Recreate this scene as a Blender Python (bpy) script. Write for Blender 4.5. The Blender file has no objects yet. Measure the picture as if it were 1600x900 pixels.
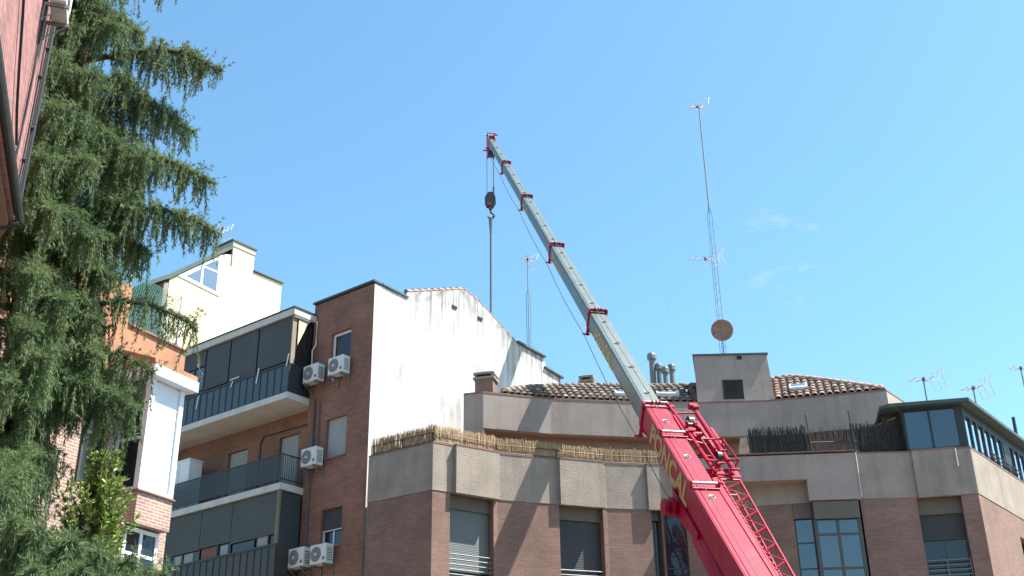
import bpy, bmesh, math, random
import numpy as np
from mathutils import Vector, Matrix
random.seed(7); rng = np.random.default_rng(7)
R = math.radians
scene = bpy.context.scene
col = scene.collection

# ------------------------------------------------------------------ camera
F_PX, PITCH, ROLL = 1800.0, R(25.37), R(0.82)
CAM = Vector((0, 0, 1.6))
cF = Vector((0, math.cos(PITCH), math.sin(PITCH)))
r0 = Vector((1, 0, 0)); u0 = r0.cross(cF)
cR = math.cos(ROLL) * r0 - math.sin(ROLL) * u0
cU = math.sin(ROLL) * r0 + math.cos(ROLL) * u0
cam_data = bpy.data.cameras.new('camera')
cam = bpy.data.objects.new('camera', cam_data); col.objects.link(cam)
M = Matrix((cR, cU, -cF)).transposed().to_4x4(); M.translation = CAM
cam.matrix_world = M
cam_data.sensor_width = 36; cam_data.lens = F_PX / 1600 * 36
cam_data.clip_start = 0.1; cam_data.clip_end = 3000
scene.camera = cam

def ray(x, y):
    return (cF + cR * ((x - 800) / F_PX) - cU * ((y - 450) / F_PX)).normalized()
def atz(x, y, z):                                  # survey: the point at height z seen at a pixel
    d = ray(x, y); return CAM + d * ((z - CAM.z) / d.z)
def atd(x, y, D):                                  # survey: the point at horizontal distance D
    d = ray(x, y); return CAM + d * (D / math.hypot(d.x, d.y))

# ------------------------------------------------------------------ world, sun, exposure
SUN_AZ, SUN_EL = R(94), R(61)
w = bpy.data.worlds.new('World'); scene.world = w; w.use_nodes = True
nt_ = w.node_tree; nt_.nodes.clear()
out = nt_.nodes.new('ShaderNodeOutputWorld'); bg = nt_.nodes.new('ShaderNodeBackground')
sky = nt_.nodes.new('ShaderNodeTexSky'); sky.sky_type = 'NISHITA'; sky.sun_disc = False
sky.sun_elevation = SUN_EL; sky.sun_rotation = SUN_AZ
sky.altitude = 650; sky.air_density = 1.25; sky.dust_density = 1.6; sky.ozone_density = 2.2
tint = nt_.nodes.new('ShaderNodeMix'); tint.data_type = 'RGBA'; tint.blend_type = 'MULTIPLY'; tint.inputs[0].default_value = 1
tint.inputs[7].default_value = (0.86, 1.18, 1.19, 1)
nt_.links.new(sky.outputs[0], tint.inputs[6])
# thin high wisps of cloud in one part of the sky
wtc = nt_.nodes.new('ShaderNodeTexCoord'); wmp = nt_.nodes.new('ShaderNodeMapping'); wmp.inputs['Scale'].default_value = (26, 26, 60); wmp.inputs['Rotation'].default_value = (0.3, 0.5, 0.4)
wn_ = nt_.nodes.new('ShaderNodeTexNoise'); wn_.inputs['Scale'].default_value = 1; wn_.inputs['Detail'].default_value = 6; wn_.inputs['Roughness'].default_value = .62
wdot = nt_.nodes.new('ShaderNodeVectorMath'); wdot.operation = 'DOT_PRODUCT'; wdot.inputs[1].default_value = tuple(ray(1235, 392))
wm1 = nt_.nodes.new('ShaderNodeMapRange'); wm1.inputs[1].default_value = math.cos(R(3.2)); wm1.inputs[2].default_value = math.cos(R(0.6))
wm2 = nt_.nodes.new('ShaderNodeMapRange'); wm2.inputs[1].default_value = .53; wm2.inputs[2].default_value = .72
wm3 = nt_.nodes.new('ShaderNodeMath'); wm3.operation = 'MULTIPLY'; wm4 = nt_.nodes.new('ShaderNodeMath'); wm4.operation = 'MULTIPLY'; wm4.inputs[1].default_value = .32
wmix = nt_.nodes.new('ShaderNodeMix'); wmix.data_type = 'RGBA'; wmix.inputs[7].default_value = (4.6, 4.9, 5.2, 1)
L_ = nt_.links.new
L_(wtc.outputs['Generated'], wmp.inputs[0]); L_(wmp.outputs[0], wn_.inputs['Vector']); L_(wtc.outputs['Generated'], wdot.inputs[0])
L_(wdot.outputs['Value'], wm1.inputs[0]); L_(wn_.outputs['Fac'], wm2.inputs[0]); L_(wm1.outputs[0], wm3.inputs[0]); L_(wm2.outputs[0], wm3.inputs[1]); L_(wm3.outputs[0], wm4.inputs[0])
L_(wm4.outputs[0], wmix.inputs[0]); L_(tint.outputs[2], wmix.inputs[6]); L_(wmix.outputs[2], bg.inputs[0]); nt_.links.new(bg.outputs[0], out.inputs[0])
bg.inputs[1].default_value = 0.085
sd = bpy.data.lights.new('sun', 'SUN'); sd.energy = 5.0; sd.angle = R(0.5); sd.color = (1, 0.95, 0.87)
sun = bpy.data.objects.new('sun', sd); col.objects.link(sun)
sdir = Vector((math.sin(SUN_AZ) * math.cos(SUN_EL), math.cos(SUN_AZ) * math.cos(SUN_EL), math.sin(SUN_EL)))
sun.rotation_euler = sdir.to_track_quat('Z', 'Y').to_euler(); sun.location = (20, 0, 60)
vs = scene.view_settings; vs.view_transform = 'Standard'; vs.look = 'None'
vs.exposure = 1.4; vs.gamma = 1; vs.use_curve_mapping = False
scene.render.engine = 'CYCLES'

# ------------------------------------------------------------------ materials
MATS = {}
def mat(name, color, rough=0.8, var=0.12, scale=3.0, bump=0.0, bscale=60.0, metal=0.0, spec=0.5,
        brick=None, stain=0.0, fine=0.0, transl=0.0, vlow=None, coat=0.0):
    """procedural principled: base colour broken up by large noise, fine grain, vertical stains, optional brick"""
    if name in MATS: return MATS[name]
    m = bpy.data.materials.new(name); m.use_nodes = True; MATS[name] = m
    n = m.node_tree.nodes; l = m.node_tree.links
    b = n['Principled BSDF']
    b.inputs['Roughness'].default_value = rough; b.inputs['Metallic'].default_value = metal
    b.inputs['Specular IOR Level'].default_value = spec
    if coat: b.inputs['Coat Weight'].default_value = coat; b.inputs['Coat Roughness'].default_value = 0.12
    tc = n.new('ShaderNodeTexCoord')
    c4 = (*color, 1)
    def mixc(fac_out, a_out, bcol, mode='MIX', fac=None):
        mx = n.new('ShaderNodeMix'); mx.data_type = 'RGBA'; mx.blend_type = mode
        if fac_out is not None: l.new(fac_out, mx.inputs[0])
        else: mx.inputs[0].default_value = fac
        if hasattr(a_out, 'links') or hasattr(a_out, 'is_linked'): l.new(a_out, mx.inputs[6])
        else: mx.inputs[6].default_value = a_out
        if hasattr(bcol, 'is_linked'): l.new(bcol, mx.inputs[7])
        else: mx.inputs[7].default_value = bcol
        return mx.outputs[2]
    def noise(sc, detail=4, stretch=None, rough_=0.6):
        t = n.new('ShaderNodeTexNoise'); t.inputs['Scale'].default_value = sc
        t.inputs['Detail'].default_value = detail; t.inputs['Roughness'].default_value = rough_
        if stretch:
            mp = n.new('ShaderNodeMapping'); mp.inputs['Scale'].default_value = stretch
            l.new(tc.outputs['Object'], mp.inputs[0]); l.new(mp.outputs[0], t.inputs['Vector'])
        else: l.new(tc.outputs['Object'], t.inputs['Vector'])
        return t.outputs['Fac']
    def ramp(o, a, b_):
        r = n.new('ShaderNodeMapRange'); r.inputs[1].default_value = a; r.inputs[2].default_value = b_
        l.new(o, r.inputs[0]); return r.outputs[0]
    if brick:
        bt = n.new('ShaderNodeTexBrick')
        l.new(tc.outputs['UV'], bt.inputs['Vector'])
        bt.inputs['Scale'].default_value = 1
        bt.inputs['Brick Width'].default_value = brick.get('w', 0.25)
        bt.inputs['Row Height'].default_value = brick.get('h', 0.065)
        bt.inputs['Mortar Size'].default_value = brick.get('m', 0.006)
        bt.inputs['Mortar Smooth'].default_value = 0.3
        bt.inputs['Color1'].default_value = c4
        bt.inputs['Color2'].default_value = (*[c * brick.get('v', 0.7) for c in color], 1)
        bt.inputs['Mortar'].default_value = (*brick['mortar'], 1)
        cur = bt.outputs['Color']
    else:
        rgb = n.new('ShaderNodeRGB'); rgb.outputs[0].default_value = c4; cur = rgb.outputs[0]
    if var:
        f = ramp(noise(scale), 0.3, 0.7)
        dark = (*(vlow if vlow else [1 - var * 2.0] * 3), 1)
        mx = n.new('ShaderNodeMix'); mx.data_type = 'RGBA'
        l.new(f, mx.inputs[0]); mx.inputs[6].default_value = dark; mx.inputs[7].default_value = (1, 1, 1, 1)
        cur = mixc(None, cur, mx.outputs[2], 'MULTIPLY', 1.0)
    if fine:
        f = ramp(noise(45, 5), 0.3, 0.7)
        mx = n.new('ShaderNodeMix'); mx.data_type = 'RGBA'
        l.new(f, mx.inputs[0]); v = 1 - fine
        mx.inputs[6].default_value = (v, v, v, 1); mx.inputs[7].default_value = (1, 1, 1, 1)
        cur = mixc(None, cur, mx.outputs[2], 'MULTIPLY', 1.0)
    if stain:
        f = ramp(noise(1.0, 5, (3.2, 3.2, 0.22)), 0.5, 0.75)
        f2 = n.new('ShaderNodeMath'); f2.operation = 'MULTIPLY'; f2.inputs[1].default_value = stain
        l.new(f, f2.inputs[0])
        cur = mixc(f2.outputs[0], cur, (0.09, 0.085, 0.075, 1))
    l.new(cur, b.inputs['Base Color'])
    if bump:
        bp = n.new('ShaderNodeBump'); bp.inputs['Strength'].default_value = bump; bp.inputs['Distance'].default_value = 0.02
        l.new(noise(bscale, 4), bp.inputs['Height']); l.new(bp.outputs[0], b.inputs['Normal'])
    if transl:
        tr = n.new('ShaderNodeBsdfTranslucent'); l.new(cur, tr.inputs['Color'])
        ms = n.new('ShaderNodeMixShader'); ms.inputs[0].default_value = transl
        l.new(b.outputs[0], ms.inputs[1]); l.new(tr.outputs[0], ms.inputs[2])
        l.new(ms.outputs[0], n['Material Output'].inputs['Surface'])
    return m

def glass(name, color, refl=0.3, rough=0.03):
    if name in MATS: return MATS[name]
    m = bpy.data.materials.new(name); m.use_nodes = True; MATS[name] = m
    n = m.node_tree.nodes; l = m.node_tree.links; b = n['Principled BSDF']
    b.inputs['Base Color'].default_value = (*color, 1); b.inputs['Roughness'].default_value = 0.15; b.inputs['Specular IOR Level'].default_value = 0.25
    g = n.new('ShaderNodeBsdfGlossy'); g.inputs['Roughness'].default_value = rough
    g.inputs['Color'].default_value = (0.9, 0.95, 1, 1)
    tc = n.new('ShaderNodeTexCoord'); t = n.new('ShaderNodeTexNoise'); t.inputs['Scale'].default_value = 1.3
    l.new(tc.outputs['Object'], t.inputs['Vector'])
    bp = n.new('ShaderNodeBump'); bp.inputs['Strength'].default_value = 0.12; bp.inputs['Distance'].default_value = 0.05
    l.new(t.outputs['Fac'], bp.inputs['Height']); l.new(bp.outputs[0], g.inputs['Normal'])
    ms = n.new('ShaderNodeMixShader'); ms.inputs[0].default_value = refl
    l.new(b.outputs[0], ms.inputs[1]); l.new(g.outputs[0], ms.inputs[2])
    l.new(ms.outputs[0], n['Material Output'].inputs['Surface'])
    return m

def white_render():
    """white painted render, streaked with black run-off below its coping"""
    m = mat('white_render', (0.60, 0.595, 0.585), 0.9, 0.03, 0.8, 0.25, 25)
    n = m.node_tree.nodes; l = m.node_tree.links; b = n['Principled BSDF']
    src = b.inputs['Base Color'].links[0].from_socket
    uv = n.new('ShaderNodeUVMap'); uv.uv_map = 'wear'
    sep = n.new('ShaderNodeSeparateXYZ'); l.new(uv.outputs[0], sep.inputs[0])   # x along wall, y metres below the coping
    def rng_(o, a, b_, c=0, d=1):
        r = n.new('ShaderNodeMapRange'); r.inputs[1].default_value = a; r.inputs[2].default_value = b_
        r.inputs[3].default_value = c; r.inputs[4].default_value = d; l.new(o, r.inputs[0]); return r.outputs[0]
    def mul(a, c):
        q = n.new('ShaderNodeMath'); q.operation = 'MULTIPLY'
        l.new(a, q.inputs[0])
        if hasattr(c, 'is_linked'): l.new(c, q.inputs[1])
        else: q.inputs[1].default_value = c
        return q.outputs[0]
    def ns(sx, sy, det=4):
        cb = n.new('ShaderNodeMapping'); cb.inputs['Scale'].default_value = (sx, sy, 1)
        l.new(uv.outputs[0], cb.inputs[0]); t = n.new('ShaderNodeTexNoise'); t.inputs['Scale'].default_value = 1
        t.inputs['Detail'].default_value = det; l.new(cb.outputs[0], t.inputs['Vector']); return t.outputs['Fac']
    streak = rng_(ns(6.5, 0.22, 5), 0.44, 0.66)
    fade = rng_(sep.outputs[1], 0.0, 2.6, 1.0, 0.12)
    right = rng_(sep.outputs[0], 1.3, 2.2, 0.25, 1)
    f = mul(mul(mul(streak, fade), right), 0.86)
    dirt = mul(mul(rng_(ns(2.5, 2.5, 6), 0.42, 0.62), rng_(sep.outputs[1], 0, 0.9, 1, 0)), right)
    blot = mul(rng_(ns(1.6, 0.5, 7), 0.46, 0.72), 0.75)
    cur = src
    for k, c in ((f, (0.075, 0.068, 0.058, 1)), (mul(dirt, 0.75), (0.09, 0.08, 0.07, 1)), (blot, (0.22, 0.21, 0.20, 1))):
        mx = n.new('ShaderNodeMix'); mx.data_type = 'RGBA'; l.new(k, mx.inputs[0]); l.new(cur, mx.inputs[6])
        mx.inputs[7].default_value = c; cur = mx.outputs[2]
    l.new(cur, b.inputs['Base Color']); return m

M_BRICK_C = mat('brown_brick', (0.33, 0.15, 0.10), 0.9, 0.18, 0.7, 0.3, 40, brick=dict(mortar=(0.26, 0.17, 0.13), v=0.72), stain=0.18)
M_BRICK_F = mat('rose_brick', (0.305, 0.172, 0.13), 0.9, 0.14, 1.0, 0.5, 50, brick=dict(mortar=(0.34, 0.26, 0.22), v=0.78), fine=0.2)
M_BRICK_L = mat('old_brick', (0.44, 0.26, 0.20), 0.9, 0.14, 1.2, 0.3, 40, brick=dict(mortar=(0.55, 0.47, 0.42), v=0.75, w=0.26, h=0.075, m=0.011))
M_BRICK_N = mat('pink_brick', (0.52, 0.215, 0.19), 0.85, 0.18, 1.5, 0.3, 40, stain=0.35, brick=dict(mortar=(0.50, 0.30, 0.27), v=0.62, w=0.26, h=0.07, m=0.008), fine=0.25)
M_CONC = mat('pebbledash_concrete', (0.44, 0.37, 0.305), 0.95, 0.13, 1.3, 1.0, 34, fine=0.34, stain=0.3)
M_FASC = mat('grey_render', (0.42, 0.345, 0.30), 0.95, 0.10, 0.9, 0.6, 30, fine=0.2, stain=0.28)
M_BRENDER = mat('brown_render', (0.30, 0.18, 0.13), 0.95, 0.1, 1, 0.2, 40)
M_WHITE = white_render()
M_YELLOW = mat('cream_render', (0.76, 0.66, 0.47), 0.9, 0.08, 0.5, 0.1, 30, vlow=(0.9, 0.84, 0.74), stain=0.12)
M_ORANGE = mat('orange_render', (0.44, 0.215, 0.12), 0.9, 0.14, 1.5, 0.2, 30, stain=0.3)
M_TILE = mat('clay_tile', (0.36, 0.27, 0.215), 0.9, 0.3, 4.5, 0.4, 50, fine=0.35, vlow=(0.42, 0.45, 0.45))
M_TILE_R = mat('red_clay_tile', (0.46, 0.31, 0.25), 0.9, 0.3, 4.5, 0.4, 50, fine=0.3, vlow=(0.55, 0.5, 0.5))
M_TILE_P = mat('pale_clay_tile', (0.52, 0.42, 0.36), 0.9, 0.2, 5, 0.4, 50, fine=0.3)  # paler tile tone, dealt out at random over the roof
M_TILE_K = mat('dark_clay_tile', (0.20, 0.15, 0.125), 0.9, 0.2, 5, 0.4, 50, fine=0.3)  # darkest tile tone, likewise picked at random per tile
M_COPE = mat('coping_metal', (0.07, 0.10, 0.09), 0.6, 0.15, 3)
M_COPE_R = mat('terracotta_coping', (0.27, 0.15, 0.12), 0.8, 0.15, 3)
M_DARK = mat('dark_metal', (0.025, 0.028, 0.03), 0.5, 0.1, 5)
M_FRAME_D = mat('bronze_frame', (0.075, 0.07, 0.06), 0.5, 0.1, 5)
M_WFRAME = mat('white_frame', (0.75, 0.76, 0.78), 0.5, 0.03, 4)
M_SLAB = mat('slab_render', (0.62, 0.56, 0.47), 0.9, 0.08, 1.5, 0.1, 30, stain=0.12)
M_SLABW = mat('slab_edge', (0.60, 0.57, 0.54), 0.9, 0.08, 2.5, 0.1, 30, stain=0.15)
M_AWN = mat('awning_canvas', (0.075, 0.082, 0.090), 0.9, 0.08, 1.2)
M_AWN_G = mat('awning_green_grey', (0.085, 0.097, 0.09), 0.9, 0.08, 1.2)
M_AWN_C = mat('cream_canvas', (0.62, 0.56, 0.40), 0.9, 0.05, 2)
M_RAILP = mat('slate_panel', (0.06, 0.075, 0.085), 0.35, 0.15, 1.2)
M_RAILB = mat('brown_panel', (0.055, 0.048, 0.04), 0.5, 0.15, 1.2)
M_BLIND = mat('grey_blind', (0.34, 0.33, 0.32), 0.7, 0.06, 1.5)
M_BLIND_D = mat('dark_blind', (0.05, 0.052, 0.056), 0.7, 0.06, 1.5)
M_BLIND_M = mat('mid_blind', (0.15, 0.165, 0.165), 0.7, 0.06, 1.5)
M_HEAD = mat('blind_box', (0.14, 0.12, 0.095), 0.7, 0.1, 2)
M_SHUT = mat('white_shutter', (0.72, 0.78, 0.86), 0.6, 0.03, 2)
M_INT = mat('interior_dark', (0.02, 0.02, 0.02), 0.9, 0)
M_GL_D = glass('dark_glass', (0.018, 0.019, 0.02), 0.04)
M_GL_B = glass('sky_glass', (0.015, 0.025, 0.035), 0.12)
M_GL_T = glass('tinted_glass', (0.012, 0.022, 0.028), 0.11)
M_GL_W = glass('bright_glass', (0.05, 0.07, 0.1), 0.85)
M_ACW = mat('ac_casing', (0.66, 0.65, 0.62), 0.5, 0.04, 3)
M_ACF = mat('ac_grille', (0.12, 0.12, 0.125), 0.6, 0.05, 5)
M_STEEL = mat('galvanised', (0.20, 0.225, 0.22), 0.5, 0.12, 6, metal=0.3)
M_STEELP = mat('antenna_alloy', (0.75, 0.74, 0.74), 0.5, 0.05, 6)
M_PINK = mat('antenna_plastic', (0.42, 0.20, 0.20), 0.6, 0.05, 6)
M_RED = mat('crane_red', (0.43, 0.002, 0.036), 0.45, 0.14, 1.2, coat=0.08, spec=0.22, fine=0.15, stain=0.35)
M_GREY = mat('boom_grey', (0.12, 0.16, 0.155), 0.45, 0.16, 1.3, coat=0.1, fine=0.22, stain=0.4)
M_CHROME = mat('roller_steel', (0.55, 0.5, 0.5), 0.3, 0.1, 5, metal=0.6)
M_LETTER = mat('yellow_letter', (0.46, 0.31, 0.09), 0.6, 0.1, 6)
M_ROPE = mat('wire_rope', (0.09, 0.11, 0.12), 0.6, 0.1, 5)
M_BLACK = mat('black_rubber', (0.02, 0.02, 0.02), 0.8, 0)
M_REED = mat('dry_reed', (0.68, 0.48, 0.28), 0.9, 0.3, 22, fine=0.4, vlow=(0.5, 0.42, 0.34))
M_HEATH = mat('dark_heather', (0.07, 0.067, 0.062), 0.95, 0.25, 9, fine=0.3)
M_BARK = mat('bark', (0.13, 0.09, 0.065), 0.95, 0.25, 6, 0.6, 20)
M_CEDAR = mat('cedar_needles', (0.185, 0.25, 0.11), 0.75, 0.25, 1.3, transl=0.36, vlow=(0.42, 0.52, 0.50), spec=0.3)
M_LAUREL = mat('laurel_leaf', (0.32, 0.42, 0.11), 0.35, 0.25, 5, transl=0.3, vlow=(0.45, 0.5, 0.45))
M_NET = mat('green_netting', (0.035, 0.15, 0.12), 0.8, 0.15, 8)
M_ASPH = mat('asphalt', (0.05, 0.05, 0.052), 0.9, 0.1, 1, 0.3, 80)
M_PAVE = mat('paving', (0.28, 0.27, 0.25), 0.9, 0.1, 2)
M_GROUND = mat('dusty_ground', (0.22, 0.19, 0.15), 0.95, 0.2, 0.2)
M_PATINA = mat('mesh_dish', (0.36, 0.19, 0.13), 0.7, 0.2, 7)
M_PIPE = mat('drain_pipe', (0.12, 0.09, 0.08), 0.6, 0.1, 4)
M_CABLE = mat('cable', (0.02, 0.02, 0.022), 0.7, 0)
M_LETB = mat('paper_white', (0.7, 0.7, 0.68), 0.8, 0.03, 4)
M_TERRA = mat('terrace_tile', (0.30, 0.2, 0.15), 0.9, 0.1, 2)

# ------------------------------------------------------------------ mesh tools
class Fr:
    """facade frame: origin on the ground, unit direction along the wall, outward normal"""
    def __init__(s, p, d, flip=False):
        s.p = Vector((p[0], p[1], 0)); s.d = Vector((d[0], d[1], 0)).normalized()
        s.n = Vector((s.d.y, -s.d.x, 0)) * (-1 if flip else 1)
    def P(s, u, o, z): return s.p + s.d * u + s.n * o + Vector((0, 0, z))
def fr2(a, b):
    f = Fr(a, (b[0] - a[0], b[1] - a[1])); f.L = math.hypot(b[0] - a[0], b[1] - a[1]); return f
def px_uz(F, x, y, o=0.0):
    d = ray(x, y); q = F.p + F.n * o
    t = (q - CAM).dot(F.n) / d.dot(F.n); P = CAM + d * t
    return (P - F.p).dot(F.d), P.z

class MB:
    def __init__(s): s.v = []; s.f = []; s.m = []; s.mats = []; s.cur = 0
    def use(s, m):
        if m not in s.mats: s.mats.append(m)
        s.cur = s.mats.index(m); return s
    def add(s, vs_, fs):
        b = len(s.v); s.v += [tuple(v) for v in vs_]
        for f in fs: s.f.append([b + i for i in f]); s.m.append(s.cur)
        return s
    def hexa(s, c):                                    # 8 corners: bottom ring then top ring
        return s.add(c, [(0, 3, 2, 1), (4, 5, 6, 7), (0, 1, 5, 4), (1, 2, 6, 5), (2, 3, 7, 6), (3, 0, 4, 7)])
    def box(s, F, ua, ub, oa, ob, za, zb):
        P = F.P
        return s.hexa([P(ua, oa, za), P(ub, oa, za), P(ub, ob, za), P(ua, ob, za), P(ua, oa, zb), P(ub, oa, zb), P(ub, ob, zb), P(ua, ob, zb)])
    def prism(s, pts, za, zb):
        k = len(pts); vs_ = [(p[0], p[1], za) for p in pts] + [(p[0], p[1], zb) for p in pts]
        return s.add(vs_, [tuple(range(k))[::-1], tuple(range(k, 2 * k))] + [(i, (i + 1) % k, k + (i + 1) % k, k + i) for i in range(k)])
    def profile(s, F, prof, oa, ob):                   # (u, z) outline given depth
        k = len(prof); vs_ = [F.P(u, oa, z) for u, z in prof] + [F.P(u, ob, z) for u, z in prof]
        return s.add(vs_, [tuple(range(k))[::-1], tuple(range(k, 2 * k))] + [(i, (i + 1) % k, k + (i + 1) % k, k + i) for i in range(k)])
    def tube(s, pts, r, seg=6, cap=True):
        pts = [Vector(p) for p in pts]; n_ = len(pts); vs_ = []
        rr = r if isinstance(r, (list, tuple)) else [r] * n_
        for i, p in enumerate(pts):
            t = (pts[min(i + 1, n_ - 1)] - pts[max(i - 1, 0)]).normalized()
            a = t.cross(Vector((0, 0, 1)));
            if a.length < 0.05: a = t.cross(Vector((1, 0, 0)))
            a.normalize(); b = t.cross(a)
            for k in range(seg):
                an = 2 * math.pi * k / seg; vs_.append(p + (a * math.cos(an) + b * math.sin(an)) * rr[i])
        fs = [(i * seg + k, i * seg + (k + 1) % seg, (i + 1) * seg + (k + 1) % seg, (i + 1) * seg + k) for i in range(n_ - 1) for k in range(seg)]
        if cap: fs += [tuple(range(seg))[::-1], tuple(range((n_ - 1) * seg, n_ * seg))]
        return s.add(vs_, fs)
    def disc_cyl(s, c, ax, r, h, seg=16):
        c = Vector(c); ax = Vector(ax).normalized(); return s.tube([c - ax * h / 2, c + ax * h / 2], r, seg)
    def build(s, name, parent=None, smooth=False, label=None):
        me = bpy.data.meshes.new(name); me.from_pydata(s.v, [], s.f); me.update()
        for m in s.mats: me.materials.append(m)
        if len(s.mats) > 1: me.polygons.foreach_set('material_index', s.m)
        uv = me.uv_layers.new(name='UVMap')
        V = np.array(s.v)
        for p in me.polygons:
            nn = p.normal
            if abs(nn.z) < 0.75:
                t = Vector((-nn.y, nn.x, 0)).normalized()
                for li in p.loop_indices:
                    c = V[me.loops[li].vertex_index]; uv.data[li].uv = (c[0] * t.x + c[1] * t.y, c[2])
            else:
                for li in p.loop_indices:
                    c = V[me.loops[li].vertex_index]; uv.data[li].uv = (c[0], c[1])
        if smooth: me.polygons.foreach_set('use_smooth', [True] * len(me.polygons))
        o = bpy.data.objects.new(name, me); col.objects.link(o)
        if parent: o.parent = parent; o.matrix_parent_inverse = Matrix.Translation(-world_loc(parent))
        if label: o['label'] = label
        return o
def world_loc(o):
    v = Vector(o.location)
    return v
def soft(o, w_=0.015, seg=2):
    b = o.modifiers.new('bevel', 'BEVEL'); b.width = w_; b.segments = seg; b.limit_method = 'ANGLE'; b.angle_limit = R(40)
    return o
def thing(name, label, cat, loc=(0, 0, 0), group=None):
    o = bpy.data.objects.new(name, None); col.objects.link(o); o.location = loc; o.empty_display_size = 0.3
    o['label'] = label; o['category'] = cat
    if group: o['group'] = group
    return o
def tag(o, label, cat, group=None):
    o['label'] = label; o['category'] = cat
    if group: o['group'] = group
    return o
def struct(mb, name):
    o = mb.build(name); o['kind'] = 'structure'; return o

def wall(mb, F, u0_, u1_, z0, z1, th, ops=(), o=0.0):
    """wall slab (front face at offset o) with rectangular openings"""
    us = sorted({u0_, u1_, *[q for a in ops for q in a[:2]]}); zs = sorted({z0, z1, *[q for a in ops for q in a[2:]]})
    us = [q for q in us if u0_ <= q <= u1_]; zs = [q for q in zs if z0 <= q <= z1]
    def hole(i, j):
        if i < 0 or j < 0 or i >= len(us) - 1 or j >= len(zs) - 1: return True
        uc = (us[i] + us[i + 1]) / 2; zc = (zs[j] + zs[j + 1]) / 2
        return any(a[0] < uc < a[1] and a[2] < zc < a[3] for a in ops)
    for i in range(len(us) - 1):
        for j in range(len(zs) - 1):
            if hole(i, j): continue
            a, b, c, d = us[i], us[i + 1], zs[j], zs[j + 1]; P = F.P; B = o - th
            mb.add([P(a, o, c), P(b, o, c), P(b, o, d), P(a, o, d)], [(0, 1, 2, 3)])
            mb.add([P(a, B, c), P(b, B, c), P(b, B, d), P(a, B, d)], [(3, 2, 1, 0)])
            if hole(i - 1, j): mb.add([P(a, o, c), P(a, B, c), P(a, B, d), P(a, o, d)], [(3, 2, 1, 0)])
            if hole(i + 1, j): mb.add([P(b, o, c), P(b, B, c), P(b, B, d), P(b, o, d)], [(0, 1, 2, 3)])
            if hole(i, j - 1): mb.add([P(a, o, c), P(b, o, c), P(b, B, c), P(a, B, c)], [(3, 2, 1, 0)])
            if hole(i, j + 1): mb.add([P(a, o, d), P(b, o, d), P(b, B, d), P(a, B, d)], [(0, 1, 2, 3)])

def window(parent, F, u0_, u1_, z0, z1, o=-0.2, frame=M_FRAME_D, pane=M_GL_D, cols_=2, rows=(0.5,), fw=0.05,
           blind=0.0, blind_mat=None, head=0.0, head_mat=None, sill=True, name='window', label=None):
    """frame + panes + roller blind + blind box, set back o from the wall face"""
    f = MB().use(frame)
    f.box(F, u0_, u0_ + fw, o - 0.06, o, z0, z1); f.box(F, u1_ - fw, u1_, o - 0.06, o, z0, z1)
    f.box(F, u0_ + fw, u1_ - fw, o - 0.06, o, z0, z0 + fw); f.box(F, u0_ + fw, u1_ - fw, o - 0.06, o, z1 - fw, z1)
    for k in range(1, cols_):
        uc = u0_ + (u1_ - u0_) * k / cols_; f.box(F, uc - fw * .5, uc + fw * .5, o - 0.05, o - 0.004, z0 + fw, z1 - fw)
    for r_ in rows:
        zc = z0 + (z1 - z0) * r_; f.box(F, u0_ + fw, u1_ - fw, o - 0.045, o - 0.009, zc - fw * .4, zc + fw * .4)
    fo = f.build(name, parent, label=label)
    p = MB().use(pane); p.box(F, u0_ + fw * .5, u1_ - fw * .5, o - 0.04, o - 0.03, z0 + fw * .5, z1 - fw * .5); p.build('pane', fo)
    zt = z1 - head
    if head:
        h = MB().use(head_mat or M_HEAD); h.box(F, u0_ + 0.005, u1_ - 0.005, o + 0.003, o + 0.10, zt, z1 - 0.004); h.build('blind_box', fo)
    if blind:
        zb = zt - (zt - z0) * blind; b = MB().use(blind_mat or M_BLIND)
        nsl = max(3, int((zt - zb) / 0.05)); dz = (zt - zb) / nsl
        for i in range(nsl):
            za = zb + i * dz; b.profile_dummy = None
            P = F.P; b.add([P(u0_ + .02, o + 0.02, za), P(u1_ - .02, o + 0.02, za), P(u1_ - .02, o + 0.026, za + dz * .5), P(u0_ + .02, o + 0.026, za + dz * .5),
                            P(u0_ + .02, o + 0.02, za + dz), P(u1_ - .02, o + 0.02, za + dz)], [(0, 1, 2, 3), (3, 2, 5, 4)])
        b.use(frame); b.box(F, u0_ + .02, u1_ - .02, o + 0.012, o + 0.045, zb - 0.03, zb - 0.002); b.build('roller_blind', fo)
    if sill:
        s_ = MB().use(M_COPE_R); s_.box(F, u0_ - .03, u1_ + .03, o - 0.02, 0.05, z0 - 0.045, z0 - 0.003); s_.build('sill', fo)
    return fo

def rail_bars(parent, F, u0_, u1_, zs, o, m=M_STEEL, r=0.012, posts=True, name='railing'):
    b = MB().use(m)
    for z in zs: b.tube([F.P(u0_, o, z), F.P(u1_, o, z)], r, 6)
    if posts:
        for u in (u0_, (u0_ + u1_) / 2, u1_): b.tube([F.P(u, o, zs[0] - .1), F.P(u, o, zs[-1])], r, 6)
    return b.build(name, parent)

# ------------------------------------------------------------------ ground
g = MB().use(M_GROUND); g.add([(-900, -900, -0.15), (900, -900, -0.15), (900, 900, -0.15), (-900, 900, -0.15)], [(0, 1, 2, 3)]); struct(g, 'ground')
g = MB().use(M_ASPH); g.add([(-5, -60, -0.13), (9, -60, -0.13), (9, 32, -0.13), (-5, 32, -0.13)], [(0, 1, 2, 3)]); struct(g, 'road')
g = MB().use(M_PAVE)
g.hexa([(-9, -60, -.14), (-5, -60, -.14), (-5, 32, -.14), (-9, 32, -.14), (-9, -60, 0), (-5, -60, 0), (-5, 32, 0), (-9, 32, 0)]); struct(g, 'pavement')

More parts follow.
